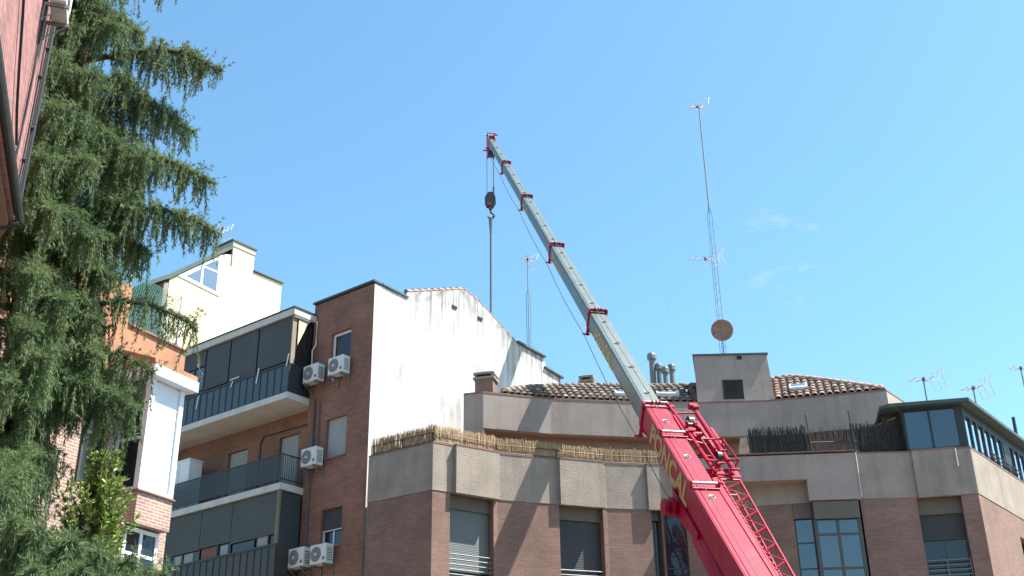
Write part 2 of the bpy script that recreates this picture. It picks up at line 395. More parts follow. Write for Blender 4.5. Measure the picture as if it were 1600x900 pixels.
# ================================================================== BRICK APARTMENT BUILDING WITH THE WHITE GABLE
CX, CY = -4.73, 35.69
VF = (-.787, .617); VG = (.617, .787)
FF = Fr((CX, CY), VF, flip=True)          # balcony facade, u runs away to the left
FG = Fr((CX, CY), VG)                     # white gable, u runs away to the right
apt = thing('apartment_building', 'brown brick apartment building with balconies and a stained white gable wall', 'building', (CX, CY, 0))
ZW = [(15.62, 17.42, 'A'), (12.92, 14.28, 'B'), (9.95, 11.2, 'C')]
WU = (1.02, 2.0)
ops = [(WU[0], WU[1], a, b) for a, b, _ in ZW] + [(WU[0], WU[1], 6.6, 8.1), (WU[0], WU[1], 3.4, 4.9)]
mb = MB().use(M_BRICK_C)
wall(mb, FF, 0.0, 2.95, 0, 18.78, 0.3, ops)
P = FF.P
mb.box(FF, 2.65, 2.95, -1.3, -0.302, 0, 18.7)                       # return beside the balconies
door_u = [(3.75, 4.75), (6.45, 7.55), (9.2, 10.3)]
dops = [(a, b, z, z + 2.25) for a, b in door_u for z in (15.25, 12.06, 9.0, 5.9)]
wall(mb, FF, 2.95, 14.5, 0, 18.2, 0.3, dops, o=-0.35)
mb.build('brick_wall', apt)
core = MB().use(M_BRICK_C)
core.add([P(.32, -.6, .1), P(14.2, -.7, .1), P(14.2, -10, .1), P(.32, -10, .1), P(.32, -.6, 18), P(14.2, -.7, 18), P(14.2, -10, 18), P(.32, -10, 18)],
         [(4, 5, 6, 7), (1, 2, 6, 5), (2, 3, 7, 6)]).build('rear_wall', apt)
# vertical soldier joint and eaves
GP = [(0.302, 0), (10.77, 0), (10.77, 18.0), (10.75, 18.42), (9.62, 18.52), (9.62, 18.98), (7.94, 19.06), (5.6, 20.05), (4.72, 20.24), (1.62, 19.0), (1.6, 18.80), (0.302, 18.80)]
gw = MB().use(M_WHITE); gw.profile(FG, GP, -0.28, 0.012)
go = gw.build('gable_wall', apt)
wl = go.data.uv_layers.new(name='wear')
def top_at(u):
    pts = [(-.1, 18.8), (1.6, 18.8), (1.62, 19.0), (4.72, 20.24), (5.6, 20.05), (7.94, 19.06), (9.62, 18.98), (9.63, 18.5), (11, 18.4)]
    for (a, b), (c, d) in zip(pts, pts[1:]):
        if a <= u <= c: return b + (d - b) * (u - a) / (c - a)
    return 18.8
# finer front skin so the wear map follows the coping: columns laid 2 mm proud of the wall
sk = MB().use(M_WHITE); wear = []
us = [0.012] + [i * 0.3 for i in range(1, 36)] + [10.757]
us = sorted(set(us + [1.61, 4.72, 7.94, 9.62]))
for a, b in zip(us, us[1:]):
    ta, tb = top_at(a + 1e-4), top_at(b - 1e-4)
    sk.add([FG.P(a, 0.016, 0.01), FG.P(b, 0.016, 0.01), FG.P(b, 0.016, tb - .004), FG.P(a, 0.016, ta - .004)], [(0, 1, 2, 3)])
    wear += [(a, ta), (b, tb), (b, 0), (a, 0)]
so = sk.build('render_coat', go)
wl = so.data.uv_layers.new(name='wear')
for i in range(len(so.data.polygons)):
    for li in so.data.polygons[i].loop_indices:
        vi = so.data.loops[li].vertex_index % 4; wl.data[li].uv = wear[i * 4 + vi]
# copings
cp = MB().use(M_COPE)
cp.box(FF, -0.06, 3.0, -0.36, 0.07, 18.83, 18.90)
cp.build('coping', apt); cp = MB().use(M_COPE)
cp.profile(FG, [(0.37, 18.83), (1.66, 18.79), (1.66, 18.85), (0.37, 18.90)], -0.30, 0.07)
cp.build('coping', apt); cp = MB().use(M_COPE)
cp.profile(FG, [(7.9, 19.07), (9.7, 18.99), (9.7, 19.06), (7.9, 19.15)], -0.3, 0.12)
cp.build('coping', apt); cp = MB().use(M_COPE)
cp.profile(FG, [(9.64, 18.53), (10.9, 18.43), (10.9, 18.49), (9.64, 18.6)], -0.3, 0.12)
cp.build('coping', apt)
# tiled verge along the gable top
tl = MB().use(M_TILE_R)
def verge(ua, za, ub, zb, n_, m_):
    tl.use(m_)
    for i in range(n_):
        t0 = i / n_; t1 = (i + 1.12) / n_
        a = FG.P(ua + (ub - ua) * t0, -0.08, za + (zb - za) * t0 + 0.02); b = FG.P(ua + (ub - ua) * t1, -0.08, za + (zb - za) * t1 - 0.01)
        tl.tube([a, b], [0.10, 0.085], 8)
verge(1.65, 19.06, 4.72, 20.27, 9, M_TILE_R); verge(4.72, 20.27, 5.6, 20.08, 3, M_TILE_R); verge(5.6, 20.08, 7.92, 19.09, 8, M_TILE)
tl.use(M_TILE)
tl.add([FG.P(1.7, -.3, 18.98), FG.P(4.72, -.3, 20.2), FG.P(4.72, -9, 20.2), FG.P(1.7, -9, 18.98)], [(0, 1, 2, 3)])
tl.add([FG.P(4.72, -.3, 20.2), FG.P(7.9, -.3, 19.0), FG.P(7.9, -9, 19.0), FG.P(4.72, -9, 20.2)], [(0, 1, 2, 3)])
tl.build('tiled_roof', apt)
# two little vents in the gable
for x, y in ((709, 480), (749, 498)):
    u, z = px_uz(FG, x, y); MB().use(M_DARK).box(FG, u - .13, u + .13, 0.018, 0.06, z - .05, z + .05).build('wall_vent', apt)
# white parapet piece left of the brick parapet
pr = MB().use(M_WHITE); pr.box(FF, 2.97, 14.5, -1.9, -1.6, 17.6, 18.86); pr.use(M_COPE); pr.box(FF, 2.97, 14.5, -1.95, -1.55, 18.863, 18.92); pr.build('rear_parapet', apt)
# windows in the brick panel
(a, b, _), = ZW[:1]
window(apt, FF, WU[0], WU[1], a, b, frame=M_WFRAME, pane=M_GL_D, cols_=1, rows=(), fw=0.09, o=-0.12)
(a, b, _), = ZW[1:2]
window(apt, FF, WU[0], WU[1], a, b, frame=M_BLIND, cols_=1, rows=(), blind=0.97, blind_mat=M_BLIND, o=-0.12)
(a, b, _), = ZW[2:3]
window(apt, FF, WU[0], WU[1], a, b, frame=M_WFRAME, cols_=2, rows=(), blind=0.55, blind_mat=M_BLIND_D, o=-0.14, fw=0.06)
for z in (6.6, 3.4): window(apt, FF, WU[0], WU[1], z, z + 1.5, frame=M_WFRAME, cols_=2, rows=(), blind=0.4, o=-0.14)
# brick pilaster line and drain pipe
dp = MB().use(M_PIPE)
dp.tube([P(2.62, 0.05, 2), P(2.62, 0.05, 15.1)], 0.045, 8); dp.tube([P(2.35, 0.04, 13.3), P(2.35, 0.04, 15.0)], 0.02, 6); dp.build('drain_pipe', apt)
wp = MB().use(M_ACW)
wp.tube([P(2.72, 0.06, 18.1), P(2.72, .06, 17.2), P(2.86, .08, 17.0), P(2.84, .08, 16.4)], 0.03, 6); wp.build('refrigerant_pipe', apt)
# balconies: slab, front, right end
def balcony(zs, kind):
    b = MB().use(M_SLAB)
    ur, ul, dep = 2.96, 14.3, 1.0
    b.box(FF, ur, ul, -0.348, dep - 0.02, zs - 0.16, zs - 0.02)
    b.use(M_SLABW); b.box(FF, ur - .01, ul, dep - 0.018, dep + 0.02, zs - 0.17, zs + 0.05); b.box(FF, ur - 0.04, ur - 0.012, .012, dep + 0.02, zs - 0.17, zs + 0.05)
    root = b.build('balcony', apt)
    if kind == 'glazed':
        zt = 18.12
        r_ = MB().use(M_RAILP)
        n_ = 18; du = (9.6 - ur) / n_
        for i in range(n_):
            r_.use(M_RAILP); r_.box(FF, ur + i * du + .015, ur + (i + 1) * du - .015, dep - .05, dep - .025, zs + .08, zs + 1.08)
            r_.use(M_DARK); r_.box(FF, ur + i * du - .014, ur + i * du + .014, dep - .055, dep - .005, zs + .055, zs + 1.12)
        r_.box(FF, ur, 9.6, dep - .06, dep + .002, zs + 1.08, zs + 1.16); r_.box(FF, ur, 9.6, dep - .056, dep - .002, zs + .052, zs + .09)
        r_.use(M_DARK); r_.box(FF, ur + .004, ur + .03, 0.02, dep - .06, zs + .055, zs + 1.12)
        r_.build('railing', root)
        # canvas drops, one a bay
        bays = [(3.0, 4.75, 1.25), (4.8, 6.3, 1.16), (6.35, 7.7, 1.25), (7.75, 9.05, 2.25)]
        fr_ = MB().use(M_DARK)
        for q in (2.99, 4.775, 6.325, 7.725, 9.09): fr_.box(FF, q - .03, q + .03, dep - .16, dep - .10, zs + 1.16, zt)
        fr_.box(FF, 2.99, 9.6, dep - .15, dep - .11, zs + 1.3, zs + 1.36); fr_.build('enclosure_frame', root)
        for a, b_, dz in bays:
            c = MB().use(M_AWN); c.box(FF, a + .02, b_ - .02, dep - .085, dep - .07, zs + dz, zt - .02); c.build('awning', root)
        gl = MB().use(M_GL_B); gl.box(FF, 7.8, 9.0, dep - .13, dep - .12, zs + 1.36, zs + 2.25)
        gl.use(M_DARK); gl.box(FF, 8.37, 8.43, dep - .118, dep - .09, zs + 1.36, zs + 2.25)
        for q in (7.76, 9.0): gl.box(FF, q, q + .05, dep - .12, dep - .08, zs + 1.36, zs + 2.25)
        gl.build('window_pane', root)
        dk = MB().use(M_GL_D); dk.box(FF, 3.0, 9.05, dep - .145, dep - .135, zs + 1.17, zt)
        dk.box(FF, 3.0, 3.02, .0, dep - .17, zs + 1.14, zt); dk.build('glazing', root)
        # corner canvas strips
        s_ = MB().use(mat('tan_canvas', (0.28, 0.24, 0.17), 0.9, 0.1, 2)); s_.box(FF, 2.93, 2.97, dep - .2, dep - .02, zs + 1.1, zt - .02)
        s_.use(M_AWN_C); s_.add([P(2.92, .74, zt - .12), P(2.92, .30, zt - .12), P(2.92, .74, zt - 1.1), P(2.90, .74, zt - .12), P(2.90, .30, zt - .12), P(2.90, .74, zt - 1.1)],
                                [(0, 1, 2), (5, 4, 3), (0, 3, 4, 1), (1, 4, 5, 2), (2, 5, 3, 0)])
        s_.build('side_awning', root)
        for u, z, h in ((4.6, .75, .55), (6.0, .95, .2), (7.9, .55, .5), (3.06, 1.0, .45)):
            MB().use(M_LETB).hexa([P(u, dep + .004, zs + z), P(u + .05, dep + .004, zs + z), P(u + .05, dep + .012, zs + z), P(u, dep + .012, zs + z),
                                   P(u - .09, dep + .004, zs + z + h), P(u - .03, dep + .004, zs + z + h), P(u - .03, dep + .012, zs + z + h), P(u - .09, dep + .012, zs + z + h)]).build('cloth_tie', root)
        MB().use(M_LETB).box(FF, 5.6, 6.1, dep + .004, dep + .012, zs + 1.22, zs + 1.26).build('cloth_tie', root)
    elif kind == 'open':
        r_ = MB().use(M_DARK)
        for z in (.18, 1.02): r_.box(FF, ur, 10.5, dep - .05, dep - .02, zs + z, zs + z + .035)
        for z in (.18, 1.02): r_.box(FF, ur, ur + .03, .02, dep - .05, zs + z, zs + z + .035)
        for i in range(76): u = ur + .02 + i * .1; r_.box(FF, u, u + .014, dep - .042, dep - .028, zs + .05, zs + 1.03)
        for i in range(10): o_ = .06 + i * .095; r_.box(FF, ur + .008, ur + .022, o_, o_ + .014, zs + .05, zs + 1.03)
        r_.build('railing', root)
        nt2 = MB().use(mat('smoked_screen', (0.05, 0.055, 0.055), 0.4, 0.05, 2))
        m_ = MATS['smoked_screen']; n = m_.node_tree.nodes; tr = n.new('ShaderNodeBsdfTransparent'); mx = n.new('ShaderNodeMixShader'); mx.inputs[0].default_value = .5
        m_.node_tree.links.new(n['Principled BSDF'].outputs[0], mx.inputs[1]); m_.node_tree.links.new(tr.outputs[0], mx.inputs[2]); m_.node_tree.links.new(mx.outputs[0], n['Material Output'].inputs['Surface'])
        nt2.box(FF, ur + .03, 10.5, dep - .036, dep - .034, zs + .2, zs + 1.02); nt2.build('privacy_screen', root)
    elif kind == 'awning':
        r_ = MB()
        n_ = 20; du = (9.9 - ur) / n_
        for i in range(n_):
            r_.use(M_RAILB); r_.box(FF, ur + i * du + .012, ur + (i + 1) * du - .012, dep - .05, dep - .025, zs + .08, zs + 1.1)
            r_.use(M_DARK); r_.box(FF, ur + i * du - .012, ur + i * du + .012, dep - .055, dep - .005, zs + .055, zs + 1.12)
        r_.box(FF, ur, 9.9, dep - .06, dep + .002, zs + 1.10, zs + 1.17)
        r_.use(M_RAILB); r_.box(FF, ur + .004, ur + .03, .02, dep - .06, zs + .055, zs + 1.12); r_.build('railing', root)
        for a, b_, dz in ((3.08, 5.35, 1.5), (5.38, 7.0, 1.58), (7.03, 9.9, 1.55)):
            c = MB().use(M_AWN_G); c.box(FF, a, b_, dep - .085, dep - .07, zs + dz, zs + 2.9); c.build('awning', root)
        c = MB().use(mat('bluegrey_canvas', (0.045, 0.055, 0.06), .9, .05, 2)); c.box(FF, 2.99, 3.005, .03, dep - .1, zs + 1.05, zs + 2.9); c.build('side_awning', root)
        c = MB().use(mat('tan_post', (0.22, 0.19, 0.12), .8, .1, 2)); c.box(FF, 2.97, 3.06, dep - .1, dep - .01, zs + 1.12, zs + 2.92); c.build('corner_post', root)
        gl = MB().use(M_GL_D); gl.box(FF, 3.1, 9.9, dep - .145, dep - .135, zs + 1.17, zs + 2.9)
        gl.use(M_BLIND); 
        for a, b_ in ((3.5, 4.0), (5.5, 5.9), (7.35, 7.85), (8.0, 8.35)): gl.box(FF, a, b_, dep - .13, dep - .12, zs + 1.2, zs + 1.52)
        gl.use(M_BRICK_C); gl.box(FF, 6.1, 6.9, dep - .13, dep - .12, zs + 1.2, zs + 1.56)
        gl.build('glazing', root)
        fr_ = MB().use(M_DARK)
        for q in (3.45, 4.15, 5.36, 6.0, 7.0, 7.9, 8.6): fr_.box(FF, q - .03, q + .03, dep - .118, dep - .09, zs + 1.17, zs + 2.85)
        fr_.box(FF, 3.4, 9.9, dep - .12, dep - .088, zs + 2.845, zs + 2.895)
        fr_.build('enclosure_frame', root)
balcony(15.2, 'glazed'); balcony(12.05, 'open'); balcony(8.95, 'awning'); balcony(5.85, 'open')
rf = MB().use(M_SLAB); rf.box(FF, 2.9, 14.5, -1.55, 0.98, 18.13, 18.2)
rf.use(M_SLABW); rf.box(FF, 2.86, 14.5, .982, 1.04, 18.10, 18.34); rf.box(FF, 2.83, 2.898, .012, 1.04, 18.10, 18.34)
rf.use(M_LETB); rf.box(FF, 2.86, 2.95, .25, .95, 18.03, 18.10); 
rf.use(M_DARK); rf.box(FF, 2.80, 14.5, -1.54, 1.07, 18.342, 18.39); rf.build('balcony_roof', apt)
for a, b in door_u:
    for z in (12.06, 15.25):
        window(apt, FF, a, b, z, z + 2.25, o=-0.47, frame=M_FRAME_D, cols_=1, rows=(), blind=0.82, blind_mat=M_BLIND, sill=False, name='balcony_door')
# line of black cable around the lit balcony wall
cb = MB().use(M_CABLE)
cb.tube([P(3.0, -.33, 12.2), P(3.0, -.33, 14.5), P(5.6, -.33, 14.55), P(5.75, -.33, 14.3), P(5.75, -.33, 12.2)], .022, 6); cb.build('cable', apt)
# white cupboard on the open balcony
q = tag(MB().use(M_WFRAME).box(FF, 8.3, 9.5, 0.2, 0.75, 12.06, 14.0).box(FF, 8.27, 9.53, 0.18, 0.78, 14.003, 14.05).use(M_BLIND).box(FF, 8.88, 8.9, .752, .757, 12.1, 13.95).build('storage_cabinet'),
        'white storage cabinet standing at the far end of the middle balcony', 'cabinet')

# air conditioning units
def ac_proto():
    t = thing('air_conditioner', '', 'air conditioner', (0, 0, 0), 'air conditioning units on the brick wall')
    F0 = Fr((0, 0), (1, 0))
    W, H, D0, D1 = .72, .62, .10, .44
    c = MB().use(M_ACW); c.box(F0, 0, W, D0, D1, 0, H); soft(c.build('casing', t), .02)
    g_ = MB().use(M_ACF); cx_, cz_ = .27, .31; prev = None
    pts = [(cx_ + .235 * math.cos(a * math.pi / 12), cz_ + .235 * math.sin(a * math.pi / 12)) for a in range(24)]
    g_.profile(F0, pts, D1 + .003, D1 + .012)
    g_.use(M_ACW)
    for rr in (.07, .12, .17, .22):
        ring = [F0.P(cx_ + rr * math.cos(a * math.pi / 10), D1 + .016, cz_ + rr * math.sin(a * math.pi / 10)) for a in range(21)]
        g_.tube(ring, .004, 4)
    g_.disc_cyl(F0.P(cx_, D1 + .018, cz_), F0.n, .045, .012, 12)
    g_.build('fan_grille', t)
    g_ = MB().use(M_ACF)
    for i in range(6): g_.box(F0, W + .001, W + .004, .16, .38, .1 + i * .07, .13 + i * .07)
    g_.use(M_ACF); g_.box(F0, W - .14, W - .05, D1 + .002, D1 + .006, .1, .2); g_.build('side_louvre', t)
    for u in (.08, W - .12): b = MB().use(M_STEEL); b.box(F0, u, u + .04, .0, D1 + .04, -.06, -.005); b.tube([F0.P(u + .02, .01, -.32), F0.P(u + .02, D1, -.05)], .014, 4); b.box(F0, u, u + .04, .0, .03, -.36, -.06); b.build('bracket', t)
    return t
def copy_tree(o, parent=None):
    c = o.copy(); col.objects.link(c)
    if parent: c.parent = parent
    for ch in [k for k in o.children]: copy_tree(ch, c)
    return c
ac0 = ac_proto()
AC = [(2.84, 15.66, 'white air conditioner with grey fan beside the top window, left of the upper pair'),
      (1.60, 15.64, 'white air conditioner right under the top brick wall window sill, right of the upper pair'),
      (2.66, 12.66, 'lone white air conditioner on brackets beside the closed grey roller blind'),
      (2.95, 9.38, 'white air conditioner lowest on the brick wall, left of the bottom pair'),
      (1.92, 9.34, 'white air conditioner below the half open window, right of the bottom pair')]
ang = math.atan2(-VF[1], -VF[0])
acs = [ac0] + [copy_tree(ac0) for _ in AC[1:]]
for o, (u, z, lab) in zip(acs, AC):
    o.location = FF.P(u, 0.01, z); o.rotation_euler.z = ang; o['label'] = lab

# ================================================================== CREAM PENTHOUSE BEHIND
YX, YY = -13.6, 42.2
FY = Fr((YX, YY), VG)
yel = thing('rooftop_house', 'cream rendered rooftop house with a triangular gable window and small chimney', 'building', (YX, YY, 0))
yb = MB().use(M_YELLOW)
yb.profile(FY, [(-.4, 0), (5.36, 0), (5.36, 23.98), (3.72, 23.95), (3.72, 24.75), (2.55, 24.75), (2.5, 24.32), (2.1, 24.2), (-.4, 22.1)], -7, 0); yb.build('wall', yel)
s_ = MB().use(M_FASC); s_.box(FY, -.62, -.402, -7, -.02, 0, 21.9); s_.build('side_wall', yel)
c = MB().use(M_COPE)
c.profile(FY, [(-1.5, 21.35), (-.4, 22.12), (2.16, 24.32), (2.52, 24.62), (2.52, 24.75), (2.1, 24.46), (-.45, 22.3), (-1.55, 21.5)], -7, .08)
c.box(FY, 2.44, 3.8, -1.2, .07, 25.0, 25.07); c.box(FY, 3.73, 5.42, -3, .07, 23.99, 24.05); c.build('roof_edge', yel)
c = MB().use(mat('chimney_render', (.45, .42, .36), .9, .1, 2)); c.box(FY, 2.5, 3.74, -1.1, .03, 24.752, 24.999)
c.use(M_PIPE); c.box(FY, 2.49, 2.545, -1.1, .02, 23.8, 24.75); c.build('chimney', yel)
wn = MB().use(M_WFRAME)
tri = [(.0, 22.45), (2.0, 22.33), (1.92, 24.1)]
tri = [(-.08, 22.36), (2.08, 22.18), (1.98, 24.12)]
wn.profile(FY, tri, .003, .03)
w1 = wn.build('window', yel)
pn = MB().use(glass('gable_glass', (0.12, 0.15, 0.2), .2))
pn.profile(FY, [(.35, 22.5), (1.05, 22.44), (1.05, 23.1)], .033, .04)
pn.profile(FY, [(1.17, 22.42), (1.87, 22.36), (1.87, 23.2), (1.17, 23.2)], .033, .04)
pn.profile(FY, [(1.17, 23.3), (1.86, 23.3), (1.83, 23.8)], .033, .04); pn.build('pane', w1)

# ================================================================== CURVED ROSE-BRICK BUILDING
ZP, ZB = 12.5, 11.03
W = [(-4.62, 35.42), (-2.49, 34.01), (-.55, 35.30), (1.37, 35.95), (2.95, 36.52), (4.75, 36.85), (7.3, 36.62), (11.05, 35.80), (12.6, 35.74), (14.46, 35.33), (14.46 + .625 * 16, 35.33 + .785 * 16)]
cur = thing('curved_building', 'curved rose brick block with pebbledash parapet and set back top floor', 'building', (4, 38, 0))
SEG = [fr2(a, b) for a, b in zip(W, W[1:])]
def upx(F, x, y, o=0.0): return px_uz(F, x, y, o)[0]
brick = MB().use(M_BRICK_F); band = MB().use(M_CONC)
OPS = {}
w1u = (upx(SEG[1], 703, 800), upx(SEG[1], 771, 800)); OPS[1] = [(w1u[0], w1u[1], 8.35, ZB - .002)]
w2u = (upx(SEG[3], 872, 820), upx(SEG[3], 943, 820)); OPS[3] = [(max(.02, w2u[0]), w2u[1], 8.35, ZB - .002)]
w3u = (upx(SEG[4], 1020, 840), SEG[4].L - .02)
OPS[4] = [(w3u[0], w3u[1], 8.35, ZB - .002)]
w3b = (.02, 1.1); OPS[5] = [(0.02, 0.75, 8.35, ZB - .002)]
w4u = (upx(SEG[6], 1241, 820), upx(SEG[6], 1268, 820) + .1); OPS[6] = [(w4u[0], w4u[1], 8.1, ZB - .04), (w4u[1] + .12, SEG[6].L - .15, 8.1, ZB - .04)]
w6u = (upx(SEG[8], 1426, 800), upx(SEG[8], 1506, 800)); OPS[8] = [(max(.05, w6u[0]), w6u[1], 8.2, ZB - .002)]
w7 = px_uz(SEG[9], 1596, 850); OPS[9] = [(w7[0], w7[0] + 1.2, 8.1, w7[1] + .25)]
for i, F in enumerate(SEG):
    ops = [a for a in OPS.get(i, [])]
    ops += [(a, b, z - 3.1, z2 - 3.1 - .02) for a, b, z, z2 in ops] + [(a, b, z - 6.2, z2 - 6.2 - .02) for a, b, z, z2 in ops]
    wall(brick, F, 0, F.L, 0, ZB, .4, [o for o in ops if o[2] > .2])
brick.build('brick_wall', cur)
def offs(pts, d):
    """offset polyline outward by d (mitred)"""
    res = []
    fs = [fr2(a, b) for a, b in zip(pts, pts[1:])]
    for i, p in enumerate(pts):
        if i == 0: n = fs[0].n; k = 1
        elif i == len(pts) - 1: n = fs[-1].n; k = 1
        else:
            n = (fs[i - 1].n + fs[i].n); n.normalize(); k = 1 / max(.3, n.dot(fs[i].n))
        res.append((p[0] + n.x * d * k, p[1] + n.y * d * k))
    return res
def polywall(mb, pts, d_out, d_in, za, zb):
    A = offs(pts, d_out); B = offs(pts, -d_in)
    for i in range(len(pts) - 1):
        a, b, c, d = A[i], A[i + 1], B[i + 1], B[i]
        mb.add([(*a, za), (*b, za), (*c, za), (*d, za), (*a, zb), (*b, zb), (*c, zb), (*d, zb)],
               [(0, 3, 2, 1), (4, 5, 6, 7), (0, 1, 5, 4), (2, 3, 7, 6)] + ([(3, 0, 4, 7)] if i == 0 else []) + ([(1, 2, 6, 5)] if i == len(pts) - 2 else []))
polywall(band, W, .018, .25, ZB, ZP)
band.build('parapet', cur)
cpn = MB().use(M_COPE_R); polywall(cpn, W, .03, .28, ZP + .002, ZP + .045); cpn.build('coping', cur)
# interior floors behind the openings so that nothing is hollow
inn = MB().use(M_INT); polywall(inn, W[:-1], -.75, .8, 0.2, 12.3); inn.build('interior', cur)
# bays over the windows
def bay(F, ua, ub, o=.2, z0=ZB - .03, z1=ZP, name='bay_panel', m=M_CONC):
    b = MB().use(m); b.box(F, ua, ub, .02, o, z0, z1 - .003); b.use(M_COPE_R); b.box(F, ua - .01, ub + .01, .035, o + .012, z1, z1 + .048)
    b.build(name, cur)
bay(SEG[1], w1u[0] + .1, SEG[1].L - .03); bay(SEG[3], .03, w2u[1] + .02, .16)
bay(SEG[4], w3u[0] - .1, SEG[4].L - .05, .15)
bay(SEG[8], .12, w6u[1] + .02, .12)
# windows
def deepwin(F, a, b, z0, **k):
    return window(cur, F, a + .003, b - .003, z0, ZB - .006, o=-.30, sill=False, **k)
deepwin(SEG[1], *w1u, 8.35, cols_=1, rows=(), blind=.82, blind_mat=M_BLIND_M, head=.42)
rail_bars(cur, SEG[1], w1u[0] + .02, w1u[1] - .02, [8.6, 8.75, 8.9, 9.05, 9.2], -.06, posts=False)
deepwin(SEG[3], *OPS[3][0][:2], 8.35, cols_=1, rows=(), blind=.70, blind_mat=M_BLIND_D, head=.42)
rail_bars(cur, SEG[3], w2u[0] + .04, w2u[1] - .02, [8.55, 8.7, 8.85, 9.0], -.06, posts=False)
t = MB().use(mat('red_cloth', (.35, .05, .05), .8, .1, 3)); t.box(SEG[3], w2u[0] + .1, w2u[0] + .75, -.10, -.075, 8.72, 8.86)
tag(t.build('cloth'), 'small red cloth hanging on the railing of the middle window', 'cloth')
deepwin(SEG[4], *OPS[4][0][:2], 8.35, cols_=2, rows=(.32,), head=.3, head_mat=M_FRAME_D)
deepwin(SEG[5], .02, .75, 8.35, cols_=1, rows=(.32,))
window(cur, SEG[6], OPS[6][0][0] + .003, OPS[6][0][1] - .003, 8.1, ZB - .044, o=-.08, cols_=1, rows=(.3, .58), pane=M_GL_B, head=.45, sill=False)
deepwin(SEG[8], *OPS[8][0][:2], 8.2, cols_=2, rows=(.3,), blind=.33, blind_mat=M_BLIND_D, head=.52)
rail_bars(cur, SEG[8], w6u[0] + .1, w6u[1] - .05, [8.3, 8.45, 8.6, 8.75, 8.9, 9.05], -.06, r=.016)
window(cur, SEG[9], w7[0] + .003, w7[0] + 1.19, 8.1, w7[1] + .245, o=-.2, cols_=1, rows=())
# lower floors' windows
for i, lst in OPS.items():
    for a, b, z, z2 in lst:
        for dz in (3.1, 6.2):
            if z - dz > .2: window(cur, SEG[i], a + .004, b - .004, z - dz + .002, z2 - dz - .024, o=-.3, cols_=2, rows=(), blind=.4, blind_mat=M_BLIND, sill=False)
# protruding terrace parapet and box (right of the crane)
FT = fr2((5.55, 36.05), (10.88, 35.64))
tp = MB().use(M_FASC)
ub0 = upx(FT, 1262, 760)
tp.box(FT, 0, ub0 - .001, -.35, 0, 11.68, ZP); tp.box(FT, ub0, FT.L, -.85, 0.0, 11.0, ZP - .0015)
tp.box(FT, .05, ub0 - .01, -.95, -.351, 11.69, 11.85)
tp.use(M_COPE_R); tp.box(FT, -.03, FT.L + .03, -.4, .04, ZP + .05, ZP + .09); tp.build('terrace_parapet', cur)
# mirador window under the box
zt = 10.97; u_a, u_b = ub0 + .1, FT.L - .08
window(cur, FT, u_a, u_b, 8.0, zt, o=-.16, cols_=2, rows=(.30, .655), fw=.09, pane=M_GL_B, head=.55, head_mat=M_HEAD, sill=False, name='oriel_window')
sd_ = MB().use(M_FRAME_D); sd_.box(FT, u_a - .02, u_a - .001, -.8, -.16, 7.9, zt); sd_.box(FT, u_b + .001, u_b + .02, -.8, -.16, 7.9, zt); sd_.box(FT, u_a, u_b, -.7, -.23, 7.9, zt); sd_.build('oriel_side', cur)
# pale drain line at the box corner
dl = MB().use(M_SLABW); dl.tube([FT.P(FT.L + .03, .02, 11.05), FT.P(FT.L + .03, .02, ZP)], .02, 6); dl.tube([SEG[8].P(w6u[1] + .06, .15, 11.9), SEG[8].P(w6u[1] + .06, .15, ZP)], .02, 6); dl.build('drip_strip', cur)

# set back top floor: fascia, soffit, recessed wall
ZE, ZS = 15.3, 14.05
U = [(-1.72, 37.45), (-1.04, 37.27), (1.28, 38.01), (4.46, 38.54), (6.44, 38.66), (8.98, 38.56), (12.91, 37.65), (14.6, 39.75)]
fs_ = MB().use(M_FASC); polywall(fs_, U, 0, .25, ZS, ZE)
fs_.build('fascia', cur)
ec = MB().use(M_COPE_R); polywall(ec, U, .012, .25, ZE + .002, ZE + .06); ec.build('eaves_edge', cur)
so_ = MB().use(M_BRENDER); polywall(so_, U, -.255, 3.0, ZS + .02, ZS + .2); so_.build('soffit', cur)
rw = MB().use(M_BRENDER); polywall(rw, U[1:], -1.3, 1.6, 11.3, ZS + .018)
rw.build('recessed_wall', cur)
lw = MB().use(M_FASC)
FL = fr2(U[0], U[1]); lw.box(FL, 0, FL.L, -.3, -.003, 11.4, ZS - .002); F2 = fr2(U[1], U[2]); 
lw.build('end_wall', cur)
tf = MB().use(M_TERRA)
tfp = [(p[0], p[1]) for p in offs(W[:-1], -.3)] + [(14.2, 39.5), (12.6, 40), (4, 41), (-3.5, 41)]
tf.prism(tfp, 11.2, 11.4); tf.build('terrace_floor', cur)
# body under the roof, so that the top floor is closed
bd = MB().use(M_FASC); bd.prism([(-1.3, 38.2), (6, 39.6), (12.6, 38.9), (14.6, 41), (13, 50), (-1, 50)], 0.1, 15.25); bd.build('rear_block', cur)

